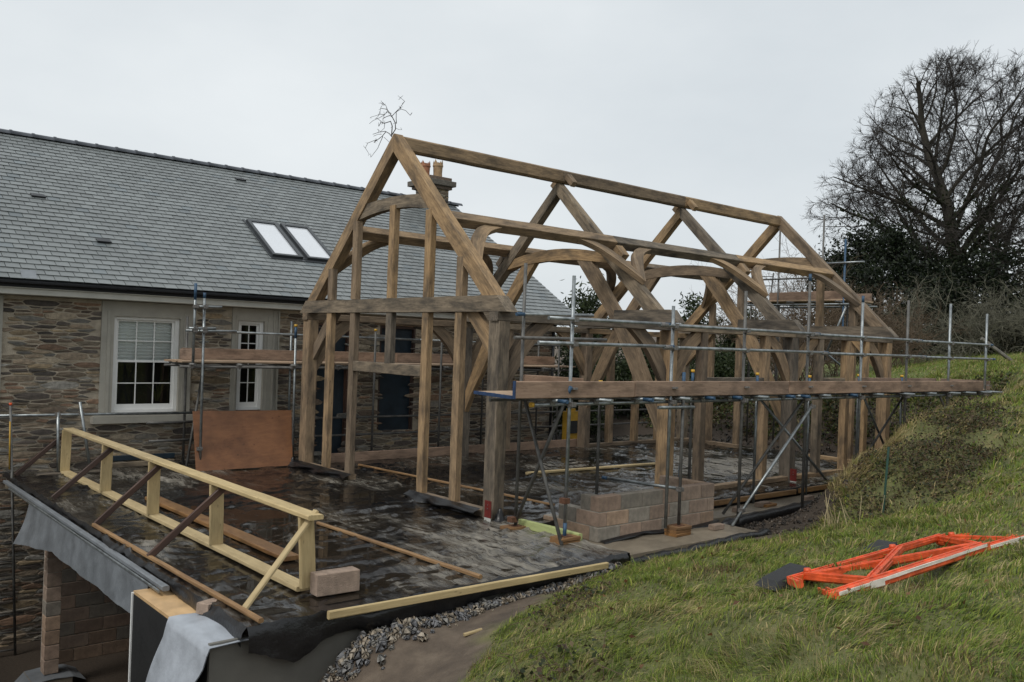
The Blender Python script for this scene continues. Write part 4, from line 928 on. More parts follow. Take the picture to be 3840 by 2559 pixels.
# ------------------------------------------------------------------ house side scaffold
s2 = thing('scaffold', (2.5, 6.6, 0), 'tube scaffold with a boarded walkway in front of the stone house wall', 'scaffold', 'scaffolds around the frame')
pole('standard', (-2.08, 6.2, 1.95), (-2.08, 6.2, 3.44), s2, 'galv', ends=(0, .3)); pole('standard', (-1.88, 6.2, .03), (-1.91, 6.2, 3.28), s2, 'galv', ends=(.0, .1))
pole('standard', (-1.86, 7.1, .03), (-1.88, 7.1, 2.85), s2, 'galv_dull'); pole('standard', (-.04, 6.2, .03), (-.07, 6.2, 2.74), s2, 'galv', ends=(0, .24)); cap((-.07, 6.2, 2.73), s2)
for x in (1.77, 3.49, 5.3, 7.1): pole('standard', (x, 6.22, .03), (x, 6.22, 2.72 if x < 3 else 2.52), s2, 'galv_dull'); pole('standard', (x+.1, 7.1, .03), (x+.1, 7.1, 2.8), s2, 'galv_dull')
cap((1.77, 6.22, 2.71), s2)
pole('standard', (.3, 7.1, .03), (.28, 7.1, 2.85), s2, 'galv')
for z in (1.92,):
    pole('ledger', (-2.3, 6.25, z), (7.6, 6.28, z), s2, 'galv_dull'); pole('ledger', (-2.3, 7.05, z), (7.6, 7.05, z), s2, 'galv_dull')
pole('guard_rail', (-1.95, 6.98, 2.58), (3.6, 7.0, 2.56), s2, 'galv', ends=(0, 0)); pole('guard_rail', (3.4, 6.95, 2.56), (7.8, 6.95, 2.54), s2, 'galv')
for z, x0, x1 in ((3.02, -2.1, -1.6), (2.62, -2.2, -1.7), (2.58, -2.0, -1.3)):
    pole('transom', (x0, 6.2-.055, z), (x1, 6.2-.055, z+.01), s2, 'galv', ends=(0, .0)); coupler(s2, (-2.08, 6.15, z)); coupler(s2, (-1.91, 6.15, z))
for x in (-2.1, -1.2, -.1, .9, 1.9, 2.9, 3.6, 4.6, 5.6, 6.6): pole('transom', (x, 6.05, 1.965), (x, 7.3, 1.965), s2, 'galv_dull'); coupler(s2, (x, 6.22, 1.93))
for k in range(3):
    x = -2.3+rnd(-.06, .06)
    for ln in (3.9, 3.9, 2.2): beam('deck_board', (x+.004, 6.38+k*.235, 2.012), (x+ln-.004, 6.38+k*.235, 2.012), .225, .038, 'board_top', s2); x += ln
x = -2.0
for ln in (2.45, 2.4, 2.4, 2.45): beam('toe_board', (x+.004, 7.02, 2.14), (x+ln-.004, 7.02, 2.14), .036, .215, 'board', s2); x += ln
beam('toe_board', (-2.02, 6.30, 2.13), (-2.02, 7.0, 2.13), .036, .2, 'board', s2)
for z in (.44, .82): pole('ledger', (.3, 7.15, z), (11.6, 7.15, z-.04), s2, 'galv_dull')
for z, x0 in ((.84, -2.6), (.50, -2.55)): pole('transom', (x0, 7.0, z), (-1.7, 7.0, z), s2, 'galv_dull')
pole('brace', (-1.55, 7.05, 1.9), (-1.98, 6.6, .05), s2, 'galv_dull')
coupler(s2, (-1.9, 6.2, .42))
# ------------------------------------------------------------------ scaffold tower behind the far gable
s3 = thing('scaffold', (13.2, 3.2, 0), 'tall scaffold tower with a high boarded platform behind the far gable', 'scaffold', 'scaffolds around the frame')
for x, y, z1 in ((13.0, 2.57, 6.2), (13.0, 3.87, 6.0), (13.0, 1.95, 5.53), (13.05, 4.75, 4.7), (14.2, 2.5, 4.4), (14.2, 4.6, 4.4)): pole('standard', (x, y, .0), (x, y, z1), s3, 'blue_paint' if y == 1.95 else 'galv_dull')
for z, y0, y1, x in ((4.56, 2.6, 4.9, 12.95), (4.92, 1.4, 2.7, 12.95), (3.86, 1.7, 4.95, 12.95), (3.86, 1.7, 4.95, 14.25)): pole('ledger', (x, y0, z), (x, y1, z), s3)
for y in (2.0, 2.7, 3.4, 4.2, 4.8): pole('transom', (12.7, y, 3.92), (14.5, y, 3.92), s3, 'galv_dull')
for k in range(5): beam('deck_board', (13.1+k*.235, 1.75, 3.97), (13.1+k*.235, 4.9, 3.97), .225, .038, 'board_top', s3)
beam('toe_board', (13.02, 1.85, 4.1), (13.02, 4.15, 4.09), .036, .22, 'board', s3); beam('toe_board', (14.25, 1.85, 4.1), (14.25, 4.9, 4.09), .036, .22, 'board', s3)
pole('brace', (12.94, 3.95, 3.75), (12.94, 1.95, 2.3), s3, 'galv'); pole('brace', (12.94, 1.85, 3.78), (12.94, 2.45, 2.35), s3, 'galv')
la = thing('ladder', (13.0, 4.4, 0), 'aluminium ladder leaning on the high scaffold tower behind the far gable', 'ladder')
for dx in (0, .38): pole('stile', (12.80+dx*.2, 4.70-dx, 1.2), (12.98+dx*.2, 4.45-dx, 4.75), la, 'galv_dull', .02)
for k in range(14): t = k/13.; pole('rung', (12.80+.18*t, 4.70-.25*t, 1.3+3.35*t), (12.876+.18*t, 4.32-.25*t, 1.3+3.35*t), la, 'galv_dull', .012)
# ------------------------------------------------------------------ terrace things
bal = thing('guard_frame', (-3.97, 2.4, 0), 'pale new softwood guard rail frame along the open edge of the slab', 'guard rail')
beam('top_rail', (-3.99, 6.75, .80), (-3.97, 2.28, .80), .165, .048, 'softwood', bal); beam('top_rail', (-3.97, 2.276, .80), (-3.965, -2.12, .80), .165, .048, 'softwood', bal)
beam('bottom_rail', (-3.99, 6.95, .045), (-3.92, -1.84, .045), .165, .048, 'softwood', bal)
for y, dx in ((6.86, 0), (4.50, 0), (2.41, .02), (.30, .05), (-1.90, .09)):
    beam('post', (-4.0+dx, y, .071), (-3.985+dx*.3, y, .775), .16, .048, 'softwood', bal, UPY)
for yf, yt in ((6.95, 7.0), (4.45, 4.44), (2.28, 2.34), (.24, .22)): beam('brace', (-4.74, yf, .03), (-3.93, yt-.05, .755), .05, .075, 'red_timber', bal)
beam('brace', (-4.66, -2.08, .0), (-3.90, -2.0, .84), .035, .08, 'softwood', bal, (0, 1, 0))
sp_ = lambda name, a, b, w, h, mat, label, cat='plank', group=None: prop(beam(name, a, b, w, h, mat), label, cat, group)
sp_('batten', (-4.77, 2.25, .035), (-4.68, -2.52, .035), .05, .04, 'batten', 'long wet brown batten along the outer edge of the slab by the braces')
sp_('timber_peg', (-4.62, -2.28, -.10), (-4.66, -2.52, -.115), .07, .04, 'softwood', 'short pale timber offcut poking out under the black sheet corner', 'offcut')
sp_('plank', (-3.55, 3.75, .045), (-3.47, -.68, .045), .20, .05, 'wet_plank', 'broad wet brown plank lying behind the guard frame')

sp_('batten', (-2.28, .95, .03), (-2.14, -2.42, .03), .05, .04, 'batten', 'thin brown batten lying on the sheet from guard frame to front edge')
sp_('batten', (1.05, 5.5, .035), (1.49, .3, .035), .05, .035, 'batten', 'thin brown batten lying across the floor just behind the near gable')
sp_('plank', (3.36, 3.07, .035), (6.9, 2.84, .035), .10, .045, 'softwood', 'narrow pale plank on the wet floor inside the frame')
sp_('edge_timber', (-4.05, -2.575, -.012), (-.36, -2.60, -.045), .045, .075, 'softwood', 'pale softwood timber holding the sheet to the front slab edge')
sp_('timber', (.02, -.58, .06), (.06, -1.72, .06), .07, .12, 'softwood_green', 'greenish timber length beside the block wall')
for a, b, lab in (((4.3, -.58, -.06), (6.9, -.60, -.06), 'wet softwood edging below the near wall left of the bank'), ((7.0, -.62, -.05), (9.5, -.62, -.05), 'wet softwood edging below the near wall beside the bank')): sp_('edge_timber', a, b, .05, .09, 'batten', lab)
sp_('timber_upstand', (.6, 6.12, .10), (8.0, 6.12, .10), .04, .20, 'board', 'long board standing on edge at the house side of the floor')
sp_('plank', (-3.2, 7.2, .06), (-2.0, 7.2, .07), .08, .09, 'oak_grey', 'short dark timber at the foot of the house wall under the large window', 'timber')
sp_('plank', (-3.15, 7.32, .17), (-1.95, 7.32, .17), .04, .10, 'blue_sheet', 'dark green board against the house wall under the large window', 'timber')
m = MB(); pv = [(-1.98, 6.12, .02), (-.10, 6.06, .02), (.0, 6.40, 1.07), (-1.96, 6.44, 1.09)]; vs = pv+[(x, y+.016, z) for x, y, z in pv]
m.add(vs, [(0, 1, 2, 3), (7, 6, 5, 4), (0, 4, 5, 1), (1, 5, 6, 2), (2, 6, 7, 3), (3, 7, 4, 0)], gc=[(x*1., z*.35, y) for x, y, z in vs]); prop(m.build('plywood_sheet', 'ply'), 'wet orange brown plywood sheet leaning below the small window', 'plywood')
def loose(name, c, l, w, h, rot, label, cat='block', tone=1.1, split=False):
    m = block(MB(), (-l/2, -w/2, 0), (l/2, w/2, h), tone); R = Matrix.Rotation(rot, 3, 'Z'); m.v = [tuple(R@Vector(v)+Vector(c)) for v in m.v]
    m.c = [tuple(c_*tone for c_ in (.29, .215, .165))]*len(m.v)
    if split: m.v = [(x+rnd(-.012, .012), y+rnd(-.012, .012), z) for x, y, z in m.v]
    return prop(m.build(name, 'block'), label, cat)
loose('concrete_block', (-3.68, -2.03, .015), .46, .16, .215, math.radians(-3), 'single concrete block lying at the end of the guard frame')
loose('half_block', (-4.78, -1.62, -.105), .19, .13, .11, math.radians(20), 'broken half block weighting the grey sheet on the wall corner', 'brick', 1.15, True)
for x, y, z, l, lab in ((2.95, -1.72, -.14, .24, 'small brick on the concrete strip by the block wall corner'), (4.55, -.98, -.145, .26, 'small brick on the strip below the near wall, nearer the blocks'), (5.35, -.92, -.145, .3, 'small brick on the strip below the near wall, nearer the bank'), (6.7, -.98, -.145, .3, 'long brick on the strip below the near wall beside the red plate')):
    loose('brick', (x, y, z), l, .12, .08, rnd(-.3, .3), lab, 'brick', .9)
# hollow block box on the strip
bx = thing('block_wall', (2.0, -1.0, -.14), 'low three course concrete block enclosure on the strip', 'block wall')
BH, BT = .207, .16; bx0, bx1, by0, by1 = .72, 3.30, -1.40, -.42
mo = MB().box((bx0+.008, by0+.008, -.14), (bx1-.008, by0+BT-.008, .474)).box((bx1-BT+.008, by0+BT, -.14), (bx1-.008, by1-.008, .474)).box((bx0+.008, by0+BT, -.14), (bx0+BT-.008, by0+.36, .474)).box((bx0+.008, by0+.36, -.14), (bx0+BT-.008, by0+.80, .268)).box((bx0+.008, by0+.80, -.14), (bx0+BT-.008, by0+1.10, .06)); mo.build('mortar', 'block_mortar', bx)
for r in range(3):
    z0 = -.14+r*BH; z1 = z0+BH-.012+(.012 if r == 2 else 0)
    x = bx0+(BT+.01 if r == 1 else 0); first = True
    while x < bx1-.05:
        l = .44 if not (r == 1 and first) else .44; b = min(x+l, bx1-(BT+.01 if r != 1 and x+l > bx1-.05 and False else 0))
        block(MB(), (x, by0, z0), (b, by0+BT, z1)).build('block', 'block', bx); x = b+.012; first = False
    y = by0+(0 if r == 1 else BT+.012); ye = by0+(.36 if r == 2 else .80 if r == 1 else 1.12)
    while y < ye-.04:
        b = min(y+.44 if y+.44 < ye-.1 else ye, ye); block(MB(), (bx0, y, z0), (bx0+BT, b-.012, z1)).build('block', 'block', bx); y = b
    y = by0+BT+.012
    while y < by1-.04: b = min(y+.44, by1); block(MB(), (bx1-BT, y, z0), (bx1, b-.012, z1)).build('block', 'block', bx); y = b
sk = skirt('damp_sheet', [(x, by0-.012, -.10-.02*math.sin(x*3)) for x in np.arange(.75, 3.4, .06)], lambda p: .055, (0, -1, 0), 'black_sheet', None, .09, 5); prop(sk, 'strip of black damp sheet at the foot of the block enclosure', 'plastic sheet')
skt = skirt('damp_sheet', [(-.03, y, .13) for y in np.arange(.25, 2.15, .06)], lambda p: .12, (-1, 0, 0), 'black_sheet', None, .16, 6); prop(skt, 'black damp sheet tucked under the sill at the near post', 'plastic sheet')
skt = skirt('damp_sheet', [(-.03, y, .13) for y in np.arange(3.95, 6.1, .06)], lambda p: .12, (-1, 0, 0), 'black_sheet', None, .16, 6); prop(skt, 'black damp sheet tucked under the sill at the plywood', 'plastic sheet')
def bagfold(c, s, label):
    m = MB(); n = 9; vs = []
    for j in range(7):
        t = j/6; r = s*(1-.8*t**.7)
        for k in range(n): a = 6.2832*k/n; q = r*(1+.35*nv(math.cos(a)*2, math.sin(a)*2, t*3+c[0])); vs.append((c[0]+q*math.cos(a), c[1]+q*math.sin(a)*.8, c[2]+s*1.5*t))
    m.add(vs, [(j*n+k, j*n+(k+1) % n, j*n+n+(k+1) % n, j*n+n+k) for j in range(6) for k in range(n)]+[tuple(6*n+k for k in range(n))]); return prop(m.build('sheet_fold', 'black_sheet', smooth=True), label, 'plastic sheet')
bagfold((.05, -.1, .0), .12, 'folded black sheet wrapped around the foot of the near corner post'); bagfold((-.08, 6.1, .0), .12, 'folded black sheet wrapped around the foot of the post by the plywood')
def bracket(x, y, z, lab):
    b = thing('fixing_plate', (x, y, z), lab, 'bracket'); boxo('plate', (x-.012, y-.07, z), (x, y+.07, z+.24), 'red_plate', b); boxo('tape', (x-.013, y-.07, z-.05), (x, y+.07, z-.002), 'plaster_white', b)
    for dz in (.13, .18): MB().tube((x-.02, y, z+dz), (x-.005, y, z+dz), .008, 6).build('bolt', 'galv', b)
bracket(-.14, -.06, .06, 'red painted steel plate at the foot of the near corner post'); bracket(7.60, -.12, .02, 'red painted steel plate at the foot of the third post')
for i, (x, y, z, n, lab) in enumerate(((-.13, YI, .0, 1, 'flat timber pad under the inner pole beside the near post'), (-.13, YO, .0, 2, 'flat timber pad under the outer pole at the slab edge'), (2.12, YO-.03, -.142, 3, 'stack of timber pads under the pole in front of the blocks'), (3.64, YO+.75, -.146, 1, 'timber pad on the strip behind the silver diagonal pole'), (5.46, YO+.7, -.146, 1, 'timber pad on the strip near the third post'))):
    pd = thing('sole_pad', (x, y, z), lab, 'timber pad', 'pads under scaffold poles')
    for k in range(n):
        if n == 3 and k < 2 or n == 2 and k < 1: h = .045
        else: h = .045
        a = rnd(-.12, .12); beam('timber', (x-.17, y-.06*0+rnd(-.01, .01), z+.024+k*.047), (x+.17, y+rnd(-.02, .02), z+.024+k*.047), .22, h, 'sole', pd)
    boxo('base_plate', (x-.07, y-.07, z+.001+n*.047), (x+.07, y+.07, z+.007+n*.047), 'rusty', pd)
sp_('offcut', (-2.98, -3.24, gz(-2.96, -3.22)+.02), (-2.80, -3.28, gz(-2.85, -3.25)+.02), .04, .025, 'softwood', 'small pale wood offcut lying on the mud path', 'offcut')
# pole barrier against the house wall, left of the guard frame
lb = thing('pole_barrier', (-3.6, 6.9, 0), 'scaffold tube hand rail in front of the large window', 'guard rail')
pole('rail', (-5.6, 6.9, 1.05), (-1.75, 6.9, 1.02), lb, 'galv', .024); pole('standard', (-4.10, 6.86, .03), (-4.14, 6.86, 1.08), lb, 'galv', .026); pole('brace', (-3.58, 6.84, .02), (-3.80, 6.84, 1.26), lb, 'galv', .026); coupler(lb, (-3.76, 6.87, 1.05)); coupler(lb, (-4.14, 6.88, 1.05))
boxo('foot_board', (-4.4, 6.75, .03), (-3.4, 6.98, .06), 'wet_plank', lb) if False else MB().bar((-4.45, 6.86, .03), (-3.35, 6.86, .03), .2, .035).build('foot_board', 'oak_grey', lb)
ld = thing('ladder', (-4.9, 6.9, -3), 'tall ladder with a yellow marked stile standing in the pit against the wall', 'ladder')
pole('stile', (-4.66, 6.86, -3.0), (-4.87, 6.86, 1.22), ld, 'galv_dull', .022); pole('stile', (-5.03, 6.86, -3.0), (-5.24, 6.86, 1.22), ld, 'galv_dull', .022)
MB().tube((-4.855, 6.838, .15), (-4.872, 6.838, .95), .012).build('marking', 'yellow_plastic', ld, True); MB().tube((-4.869, 6.86, 1.22), (-4.872, 6.86, 1.26), .025).build('tip', 'orange_plastic', ld, True)
for k in range(14): z = -2.9+k*.3; dx = -.05*(z+3); pole('rung', (-5.03+dx, 6.86, z+.02), (-4.66+dx, 6.86, z), ld, 'galv_dull', .014)
yb = thing('tool_case', (7.9, 6.55, 0), 'tall yellow plastic case standing beside the far oak post', 'case')
boxo('shell', (7.70, 6.46, .02), (8.10, 6.64, .86), 'yellow_plastic', yb); boxo('panel', (7.75, 6.44, .30), (8.05, 6.459, .62), 'rubber', yb); boxo('handle', (7.78, 6.50, .862), (8.02, 6.60, .93), 'yellow_plastic', yb)
# ------------------------------------------------------------------ orange plastic barriers on the grass
def barrier(o, ex, ey, ez, L_, label, feet, sunk=0.):
    """lying barrier: o front left corner, ex along (unit), ey the whole width, ez up"""
    b = thing('plastic_barrier', tuple(o), label, 'barrier', 'orange barriers on the grass'); o, ex, ey, ez = Vector(o), Vector(ex).normalized(), Vector(ey), Vector(ez).normalized()
    q = lambda u, v, w=0.: o+ex*u+ey*v+ez*(w-sunk)
    def rail(name, u0, v0, u1, v1, w, h, zc=.0, lip=.3):
        m = MB().bar(q(u0, v0, zc), q(u1, v1, zc), w, h, ez, ch=.014, jit=.003)
        d = (q(u1, v1)-q(u0, v0)).normalized(); s_ = ez.cross(d)
        for k in (-1, 1): m.bar(q(u0, v0, zc+h*.5)+s_*k*(w*.5-.008), q(u1, v1, zc+h*.5)+s_*k*(w*.5-.008), .014, h*lip+.01, ez, ch=.003, jit=.001)
        return m.build(name, 'orange_plastic', b)
    fr = rail('rail', 0, .03, L_, .03, .085, .062, .0, .2); rail('rail', -.0, .97, L_+.15, .97, .065, .05)
    rail('end_bar', .02, .10, .03, .26, .07, .05); rail('end_bar', .0, .76, -.0, .92, .07, .05); rail('end_bar', L_-.05, .1, L_+.05, .92, .06, .045)
    rail('diagonal', .56, .10, .22, .92, .06, .055, .006); rail('diagonal', .62, .10, 1.86, .92, .06, .055, .008); rail('mid_rail', .30, .88, L_-.05, .12, .055, .05, .002)
    MB().bar(q(.06, -.005, .022)-ey.normalized()*.025, q(L_-.04, -.005, .022)-ey.normalized()*.025, .012, .022, ez, ch=.001).build('reflective_strip', 'white_strip', fr)
    MB().bar(q(.50, -.006, .012)-ey.normalized()*.026, q(.70, -.006, .008)-ey.normalized()*.026, .013, .05, ez, ch=.001).build('reflective_strip', 'white_strip', fr)
    for u in (.26, 1.75): MB().tube(q(u, .97, .03), q(u, .97, .065), .034, 10, .026).build('hook', 'orange_plastic', b, True)
    for (u, v, l) in feet:
        m = MB(); e2 = Vector((-ex.y, ex.x, 0)); f = lambda a, c, h: q(a, v, h)+e2*c
        P_ = [f(u, 0, -.05), f(u+l, .0, -.05), f(u+l, .24, -.06), f(u+.05, .22, -.06), f(u+.10, .03, .0), f(u+l-.04, .03, .045), f(u+l-.05, .20, .045), f(u+.12, .18, .0)]
        m.add(P_, [(3, 2, 1, 0), (4, 5, 6, 7), (0, 1, 5, 4), (1, 2, 6, 5), (2, 3, 7, 6), (3, 0, 4, 7)]); m.build('rubber_foot', 'rubber', b)
barrier((-2.63, -6.76, .93), (1, .03, .0), (.66, .74, -.15), (0, .16, .98), 2.68, 'orange plastic barrier with white strip lying flat on the grass', ((-.20, 1.03, .62), (1.38, 1.03, .62)))
barrier((.13, -6.60, .925), (1, -.06, .03), (.62, .66, -.12), (0, .16, .98), 2.4, 'second orange barrier half sunk in the grass at the right edge', (), .06)
# ------------------------------------------------------------------ stakes and posts
prop(MB().bar((4.28, -3.62, .12), (4.44, -3.60, 1.24), .03, .02, (1, 0, 0)).build('metal_stake', 'green_metal'), 'thin dark green metal stake standing in the brambles', 'stake')
# ------------------------------------------------------------------ vegetation
rng = np.random.default_rng(11)
def tubes_np(A, B, ra, rb, n=3):
    """many straight tapered tubes at once"""
    A, B = np.asarray(A, float), np.asarray(B, float); d = B-A; d /= np.linalg.norm(d, axis=1)[:, None]+1e-9
    h = np.where(np.abs(d[:, 2:3]) > .9, [[1., 0, 0]], [[0, 0, 1.]]); x = np.cross(d, h); x /= np.linalg.norm(x, axis=1)[:, None]+1e-9; y = np.cross(d, x)
    P = []
    for base, r in ((A, ra), (B, rb)):
        for k in range(n): a = 6.28319*k/n; P.append(base+(x*math.cos(a)+y*math.sin(a))*np.asarray(r)[:, None])
    P = np.stack(P, 1); m = len(A); i = np.arange(m)[:, None]*2*n
    F = np.concatenate([i+np.array([[k, (k+1) % n, n+(k+1) % n, n+k]]) for k in range(n)], 0)
    return P.reshape(-1, 3), F
def leaves_np(C, ln, wd, cols, flat=0.):
    """diamond leaves at C; cols palette, flat pulls the blades towards the horizontal"""
    n = len(C); d = rng.normal(size=(n, 3)); d[:, 2] = d[:, 2]*(1-flat)-.25; d /= np.linalg.norm(d, axis=1)[:, None]
    u = rng.normal(size=(n, 3)); u[:, 2] += flat*2; s = np.cross(d, u); s /= np.linalg.norm(s, axis=1)[:, None]+1e-9
    l = ln*rng.uniform(.6, 1.25, (n, 1)); w = wd*rng.uniform(.7, 1.2, (n, 1)); nn = np.cross(s, d)
    P = np.stack([C-d*l*.5, C+s*w*.5+nn*w*.12, C+d*l*.5-nn*l*.1, C-s*w*.5+nn*w*.12], 1).reshape(-1, 3)
    col = np.asarray(cols)[rng.integers(0, len(cols), n)]*rng.uniform(.7, 1.25, (n, 1))
    return P, np.arange(4*n).reshape(-1, 4), np.repeat(col, 4, 0)
def bare_tree(name, base, hgt, env, tip, label, r0, nlimb, levels=4, mat='twig', ivy=None, twl=.5):
    """leader with limbs that fork again and again and stay inside env (a test on points relative to the base)"""
    t = thing(name, tuple(base), label, 'tree'); base = np.array(base, float); SA, SB, SR, SQ = [], [], [], []
    def limb(p, d, ln, r, lev, side):
        if lev:                                  # a limb is as long as the crown allows
            t_ = .3
            while t_ < ln and env(p+d*t_+np.array([0, 0, .012*t_*t_])-base): t_ += .25
            ln = min(ln, t_)
            if ln < .3: return
        n = max(3, int(ln/(.34 if lev < 3 else .26))); st = ln/n; q = p; ang = rng.uniform(0, 6.28)
        for k in range(n):
            f = (k+1)/n; d = d+rng.normal(0, .085 if lev < 2 else .13, 3); d[2] += (.02, .010, .018, .02, .02, .02)[lev]*(1-.3*f); d /= np.linalg.norm(d)
            e = q+d*st; ra, rb = r*(1-.78*(k/n)), r*(1-.78*f)
            if lev and not env(e-base): 
                if k: return
            SA.append(q); SB.append(e); SR.append(max(ra, tip)); SQ.append(max(rb, tip*.9)); q = e
            if lev < levels and f > (.16 if lev else .14):
                m = (nlimb if f > .2 else 0) if lev == 0 else (1 if rng.random() < (.60, .62, .64, .50)[lev-1] else 0)
                for _ in range(m):
                    ang += 2.4+rng.normal(0, .35)
                    h = np.array([0, 0, 1.]) if abs(d[2]) < .9 else np.array([1., 0, 0]); x = np.cross(d, h); x /= np.linalg.norm(x); y = np.cross(d, x)
                    sp = (rng.uniform(.75, 1.25)*(1.15-.55*f) if lev == 0 else rng.uniform(.5, .95)); c = d*math.cos(sp)+(x*math.cos(ang)+y*math.sin(ang))*math.sin(sp)
                    if lev == 0: l2 = hgt*rng.uniform(.66, .80)*(1-.38*f)
                    else: l2 = ln*(1-f*.5)*rng.uniform(.46, .72)
                    limb(q, c, max(l2, .35), max(rb*(.40 if lev == 0 else .60), tip), lev+1, 1)
    limb(base.copy(), np.array([0, 0, 1.]), hgt*.86, r0, 0, 1)
    A, B, ra, rb = np.array(SA), np.array(SB), np.array(SR), np.array(SQ); big = ra > tip*4.2
    for nm, sel, n, mt in (('trunk', big, 7, 'bark'), ('crown', ~big, 3, mat)):
        V_, F_ = tubes_np(A[sel], B[sel], ra[sel], rb[sel], n)
        if nm == 'crown':
            j = np.where((ra < tip*1.6))[0]; P_ = B[j]; d = B[j]-A[j]; d /= np.linalg.norm(d, axis=1)[:, None]; a_, b_ = [], []
            for k in range(3):
                e = d+rng.normal(0, .5, d.shape); e[:, 2] += .1; e /= np.linalg.norm(e, axis=1)[:, None]; q1 = P_+e*twl*rng.uniform(.3, .9, (len(P_), 1)); a_.append(P_); b_.append(q1)
            a_, b_ = np.concatenate(a_), np.concatenate(b_); v2, f2 = tubes_np(a_, b_, np.full(len(a_), tip*.62), np.full(len(a_), tip*.42), 3); F_ = np.concatenate([F_, f2+len(V_)]); V_ = np.concatenate([V_, v2])
        obj_np(nm, mesh_np(nm, V_-base, F_), mt, t, tuple(base))
    if ivy:
        zmax, dens, cols = ivy; j = np.where((A[:, 2] < base[2]+zmax) & (ra > tip*4.2))[0]
        C_ = np.repeat(A[j], dens, 0); C_ = C_+rng.normal(0, 1, C_.shape)*(np.repeat(ra[j], dens)[:, None]*.8+.10)
        V_, F_, K_ = leaves_np(C_, .16, .12, cols); obj_np('ivy', mesh_np('ivy', V_-base, F_, K_), 'leaf', t, tuple(base))
    return t
def dome(c, rx, ry, rz, z0, shell=.55):
    def f(n):
        q = rng.normal(size=(n*3, 3)); q /= np.linalg.norm(q, axis=1)[:, None]; rr = np.where(rng.random(n*3) < shell, rng.uniform(.82, 1, n*3), rng.uniform(.2, 1, n*3)**.5)
        q *= rr[:, None]*np.array([rx, ry, rz]); q += np.array(c); q = q[q[:, 2] > z0]; return q[:n]
    return f
def env_a(p):
    r = math.hypot(p[0], p[1]); z = p[2]
    return 1.2 < z < 14.3 and r < np.interp(z, [1.2, 2.5, 4, 6, 8, 10, 11.8, 13.2, 14.3], [6.5, 8.4, 8.2, 7.6, 6.7, 5.6, 4.4, 2.9, .8])
def env_b(p): r = math.hypot(p[0], p[1]); return 1. < p[2] < 10.5 and r < np.interp(p[2], [1, 3, 6, 8, 10], [4, 5.5, 5, 3.6, 1.2])
IVY = ((.018, .026, .010), (.03, .04, .014))
rng = np.random.default_rng(8)
bare_tree('bare_tree', (35.4, 8.3, 3.0), 15.2, env_a, .0088, 'tall spreading leafless tree against the sky at right', .44, 1, 5, ivy=(7.5, 10, IVY))
rng = np.random.default_rng(6)
bare_tree('bare_tree', (40.5, 3.6, 3.2), 9.5, env_b, .0105, 'second leafless tree cut by the right edge of the picture', .30, 1, 4, ivy=(4, 8, IVY))
rng = np.random.default_rng(12)
def bush(name, base, ell, clumps, per, spread, ln, wd, cols, label, stems=12, stem_r=.02, cat='bush', mat='bark', flat=.2, group=None, dz=.25):
    """evergreen: leaf clumps spread through an uneven volume, on visible stems"""
    t = thing(name, tuple(base), label, cat, group); b = np.array(base); ell = np.array(ell)
    q = rng.normal(size=(clumps, 3)); q /= np.linalg.norm(q, axis=1)[:, None]; q *= rng.uniform(.35, 1., (clumps, 1))**.6; q[:, 2] = np.abs(q[:, 2])*.98+.02 if dz < 0 else (q[:, 2]+1)/2
    C_ = b+q*ell*np.array([1, 1, 1]); C_[:, :2] = b[:2]+(C_[:, :2]-b[:2])*(1.12-.5*q[:, 2:3])
    L_ = np.repeat(C_, per, 0); L_ = L_+rng.normal(0, 1, L_.shape)*spread*np.repeat(rng.uniform(.5, 1.3, clumps), per)[:, None]*np.array([1, 1, .8])
    L_ = L_[L_[:, 2] > base[2]-.1]; V_, F_, K_ = leaves_np(L_, ln, wd, cols, flat); obj_np('crown', mesh_np('crown', V_-b, F_, K_), 'leaf', t, tuple(base))
    m = MB()
    for k in range(stems):
        e = Vector(C_[rng.integers(0, clumps)]); a = Vector(base)+V(rnd(-.15, .15)*ell[0], rnd(-.15, .15)*ell[1], -.1); mid = a.lerp(e, .5)+V(rnd(-.2, .2), rnd(-.2, .2), rnd(0, .3)); m.path([a, mid, e], [stem_r*1.4, stem_r, stem_r*.4], 4)
    m.build('trunk', mat, t); return t
dark = ((.012, .019, .010), (.018, .027, .012), (.024, .034, .014), (.010, .014, .009))
bush('holly_tree', (28.6, 8.9, 2.6), (3.6, 3.8, 5.4), 150, 230, .42, .19, .085, dark, 'dense dark evergreen tree in front of the tall bare tree', 34, .05, 'tree', 'bark', .1)
bush('holly_tree', (30.5, 5.2, 2.8), (3.6, 3.4, 4.2), 120, 200, .42, .19, .085, dark, 'lower dark evergreen tree right of the dense one behind the scaffold rails', 24, .05, 'tree', 'bark', .1)
laurel = ((.030, .047, .018), (.045, .064, .024), (.065, .085, .036), (.022, .032, .014))
G_ = 'evergreen shrubs behind the house end'
for base, ell, cl, lab in (((11.6, 9.6, 0.), (1.0, 1.0, 4.5), 46, 'tall evergreen shrub at the right end of the slate roof'), ((10.0, 8.4, -.2), (.9, .8, 2.6), 34, 'low evergreen shrub beside the corner downpipe of the house'), ((13.6, 9.4, .1), (1.3, 1.0, 2.7), 44, 'leafy shrub seen through the middle of the far oak wall'), ((16.7, 9.3, .6), (.9, .9, 3.9), 36, 'upright evergreen shrub between the second and third trusses'), ((18.6, 8.8, .9), (1.0, .9, 3.1), 32, 'evergreen shrub beside the third truss sling brace'), ((15.6, 7.6, .6), (1.4, .9, 1.9), 44, 'dark shrub behind the far corner of the oak frame')):
    bush('evergreen_shrub', base, ell, int(cl*1.3), 110, .26, .19, .06, laurel, lab, 16, .015, 'shrub', 'bark', .0, G_)
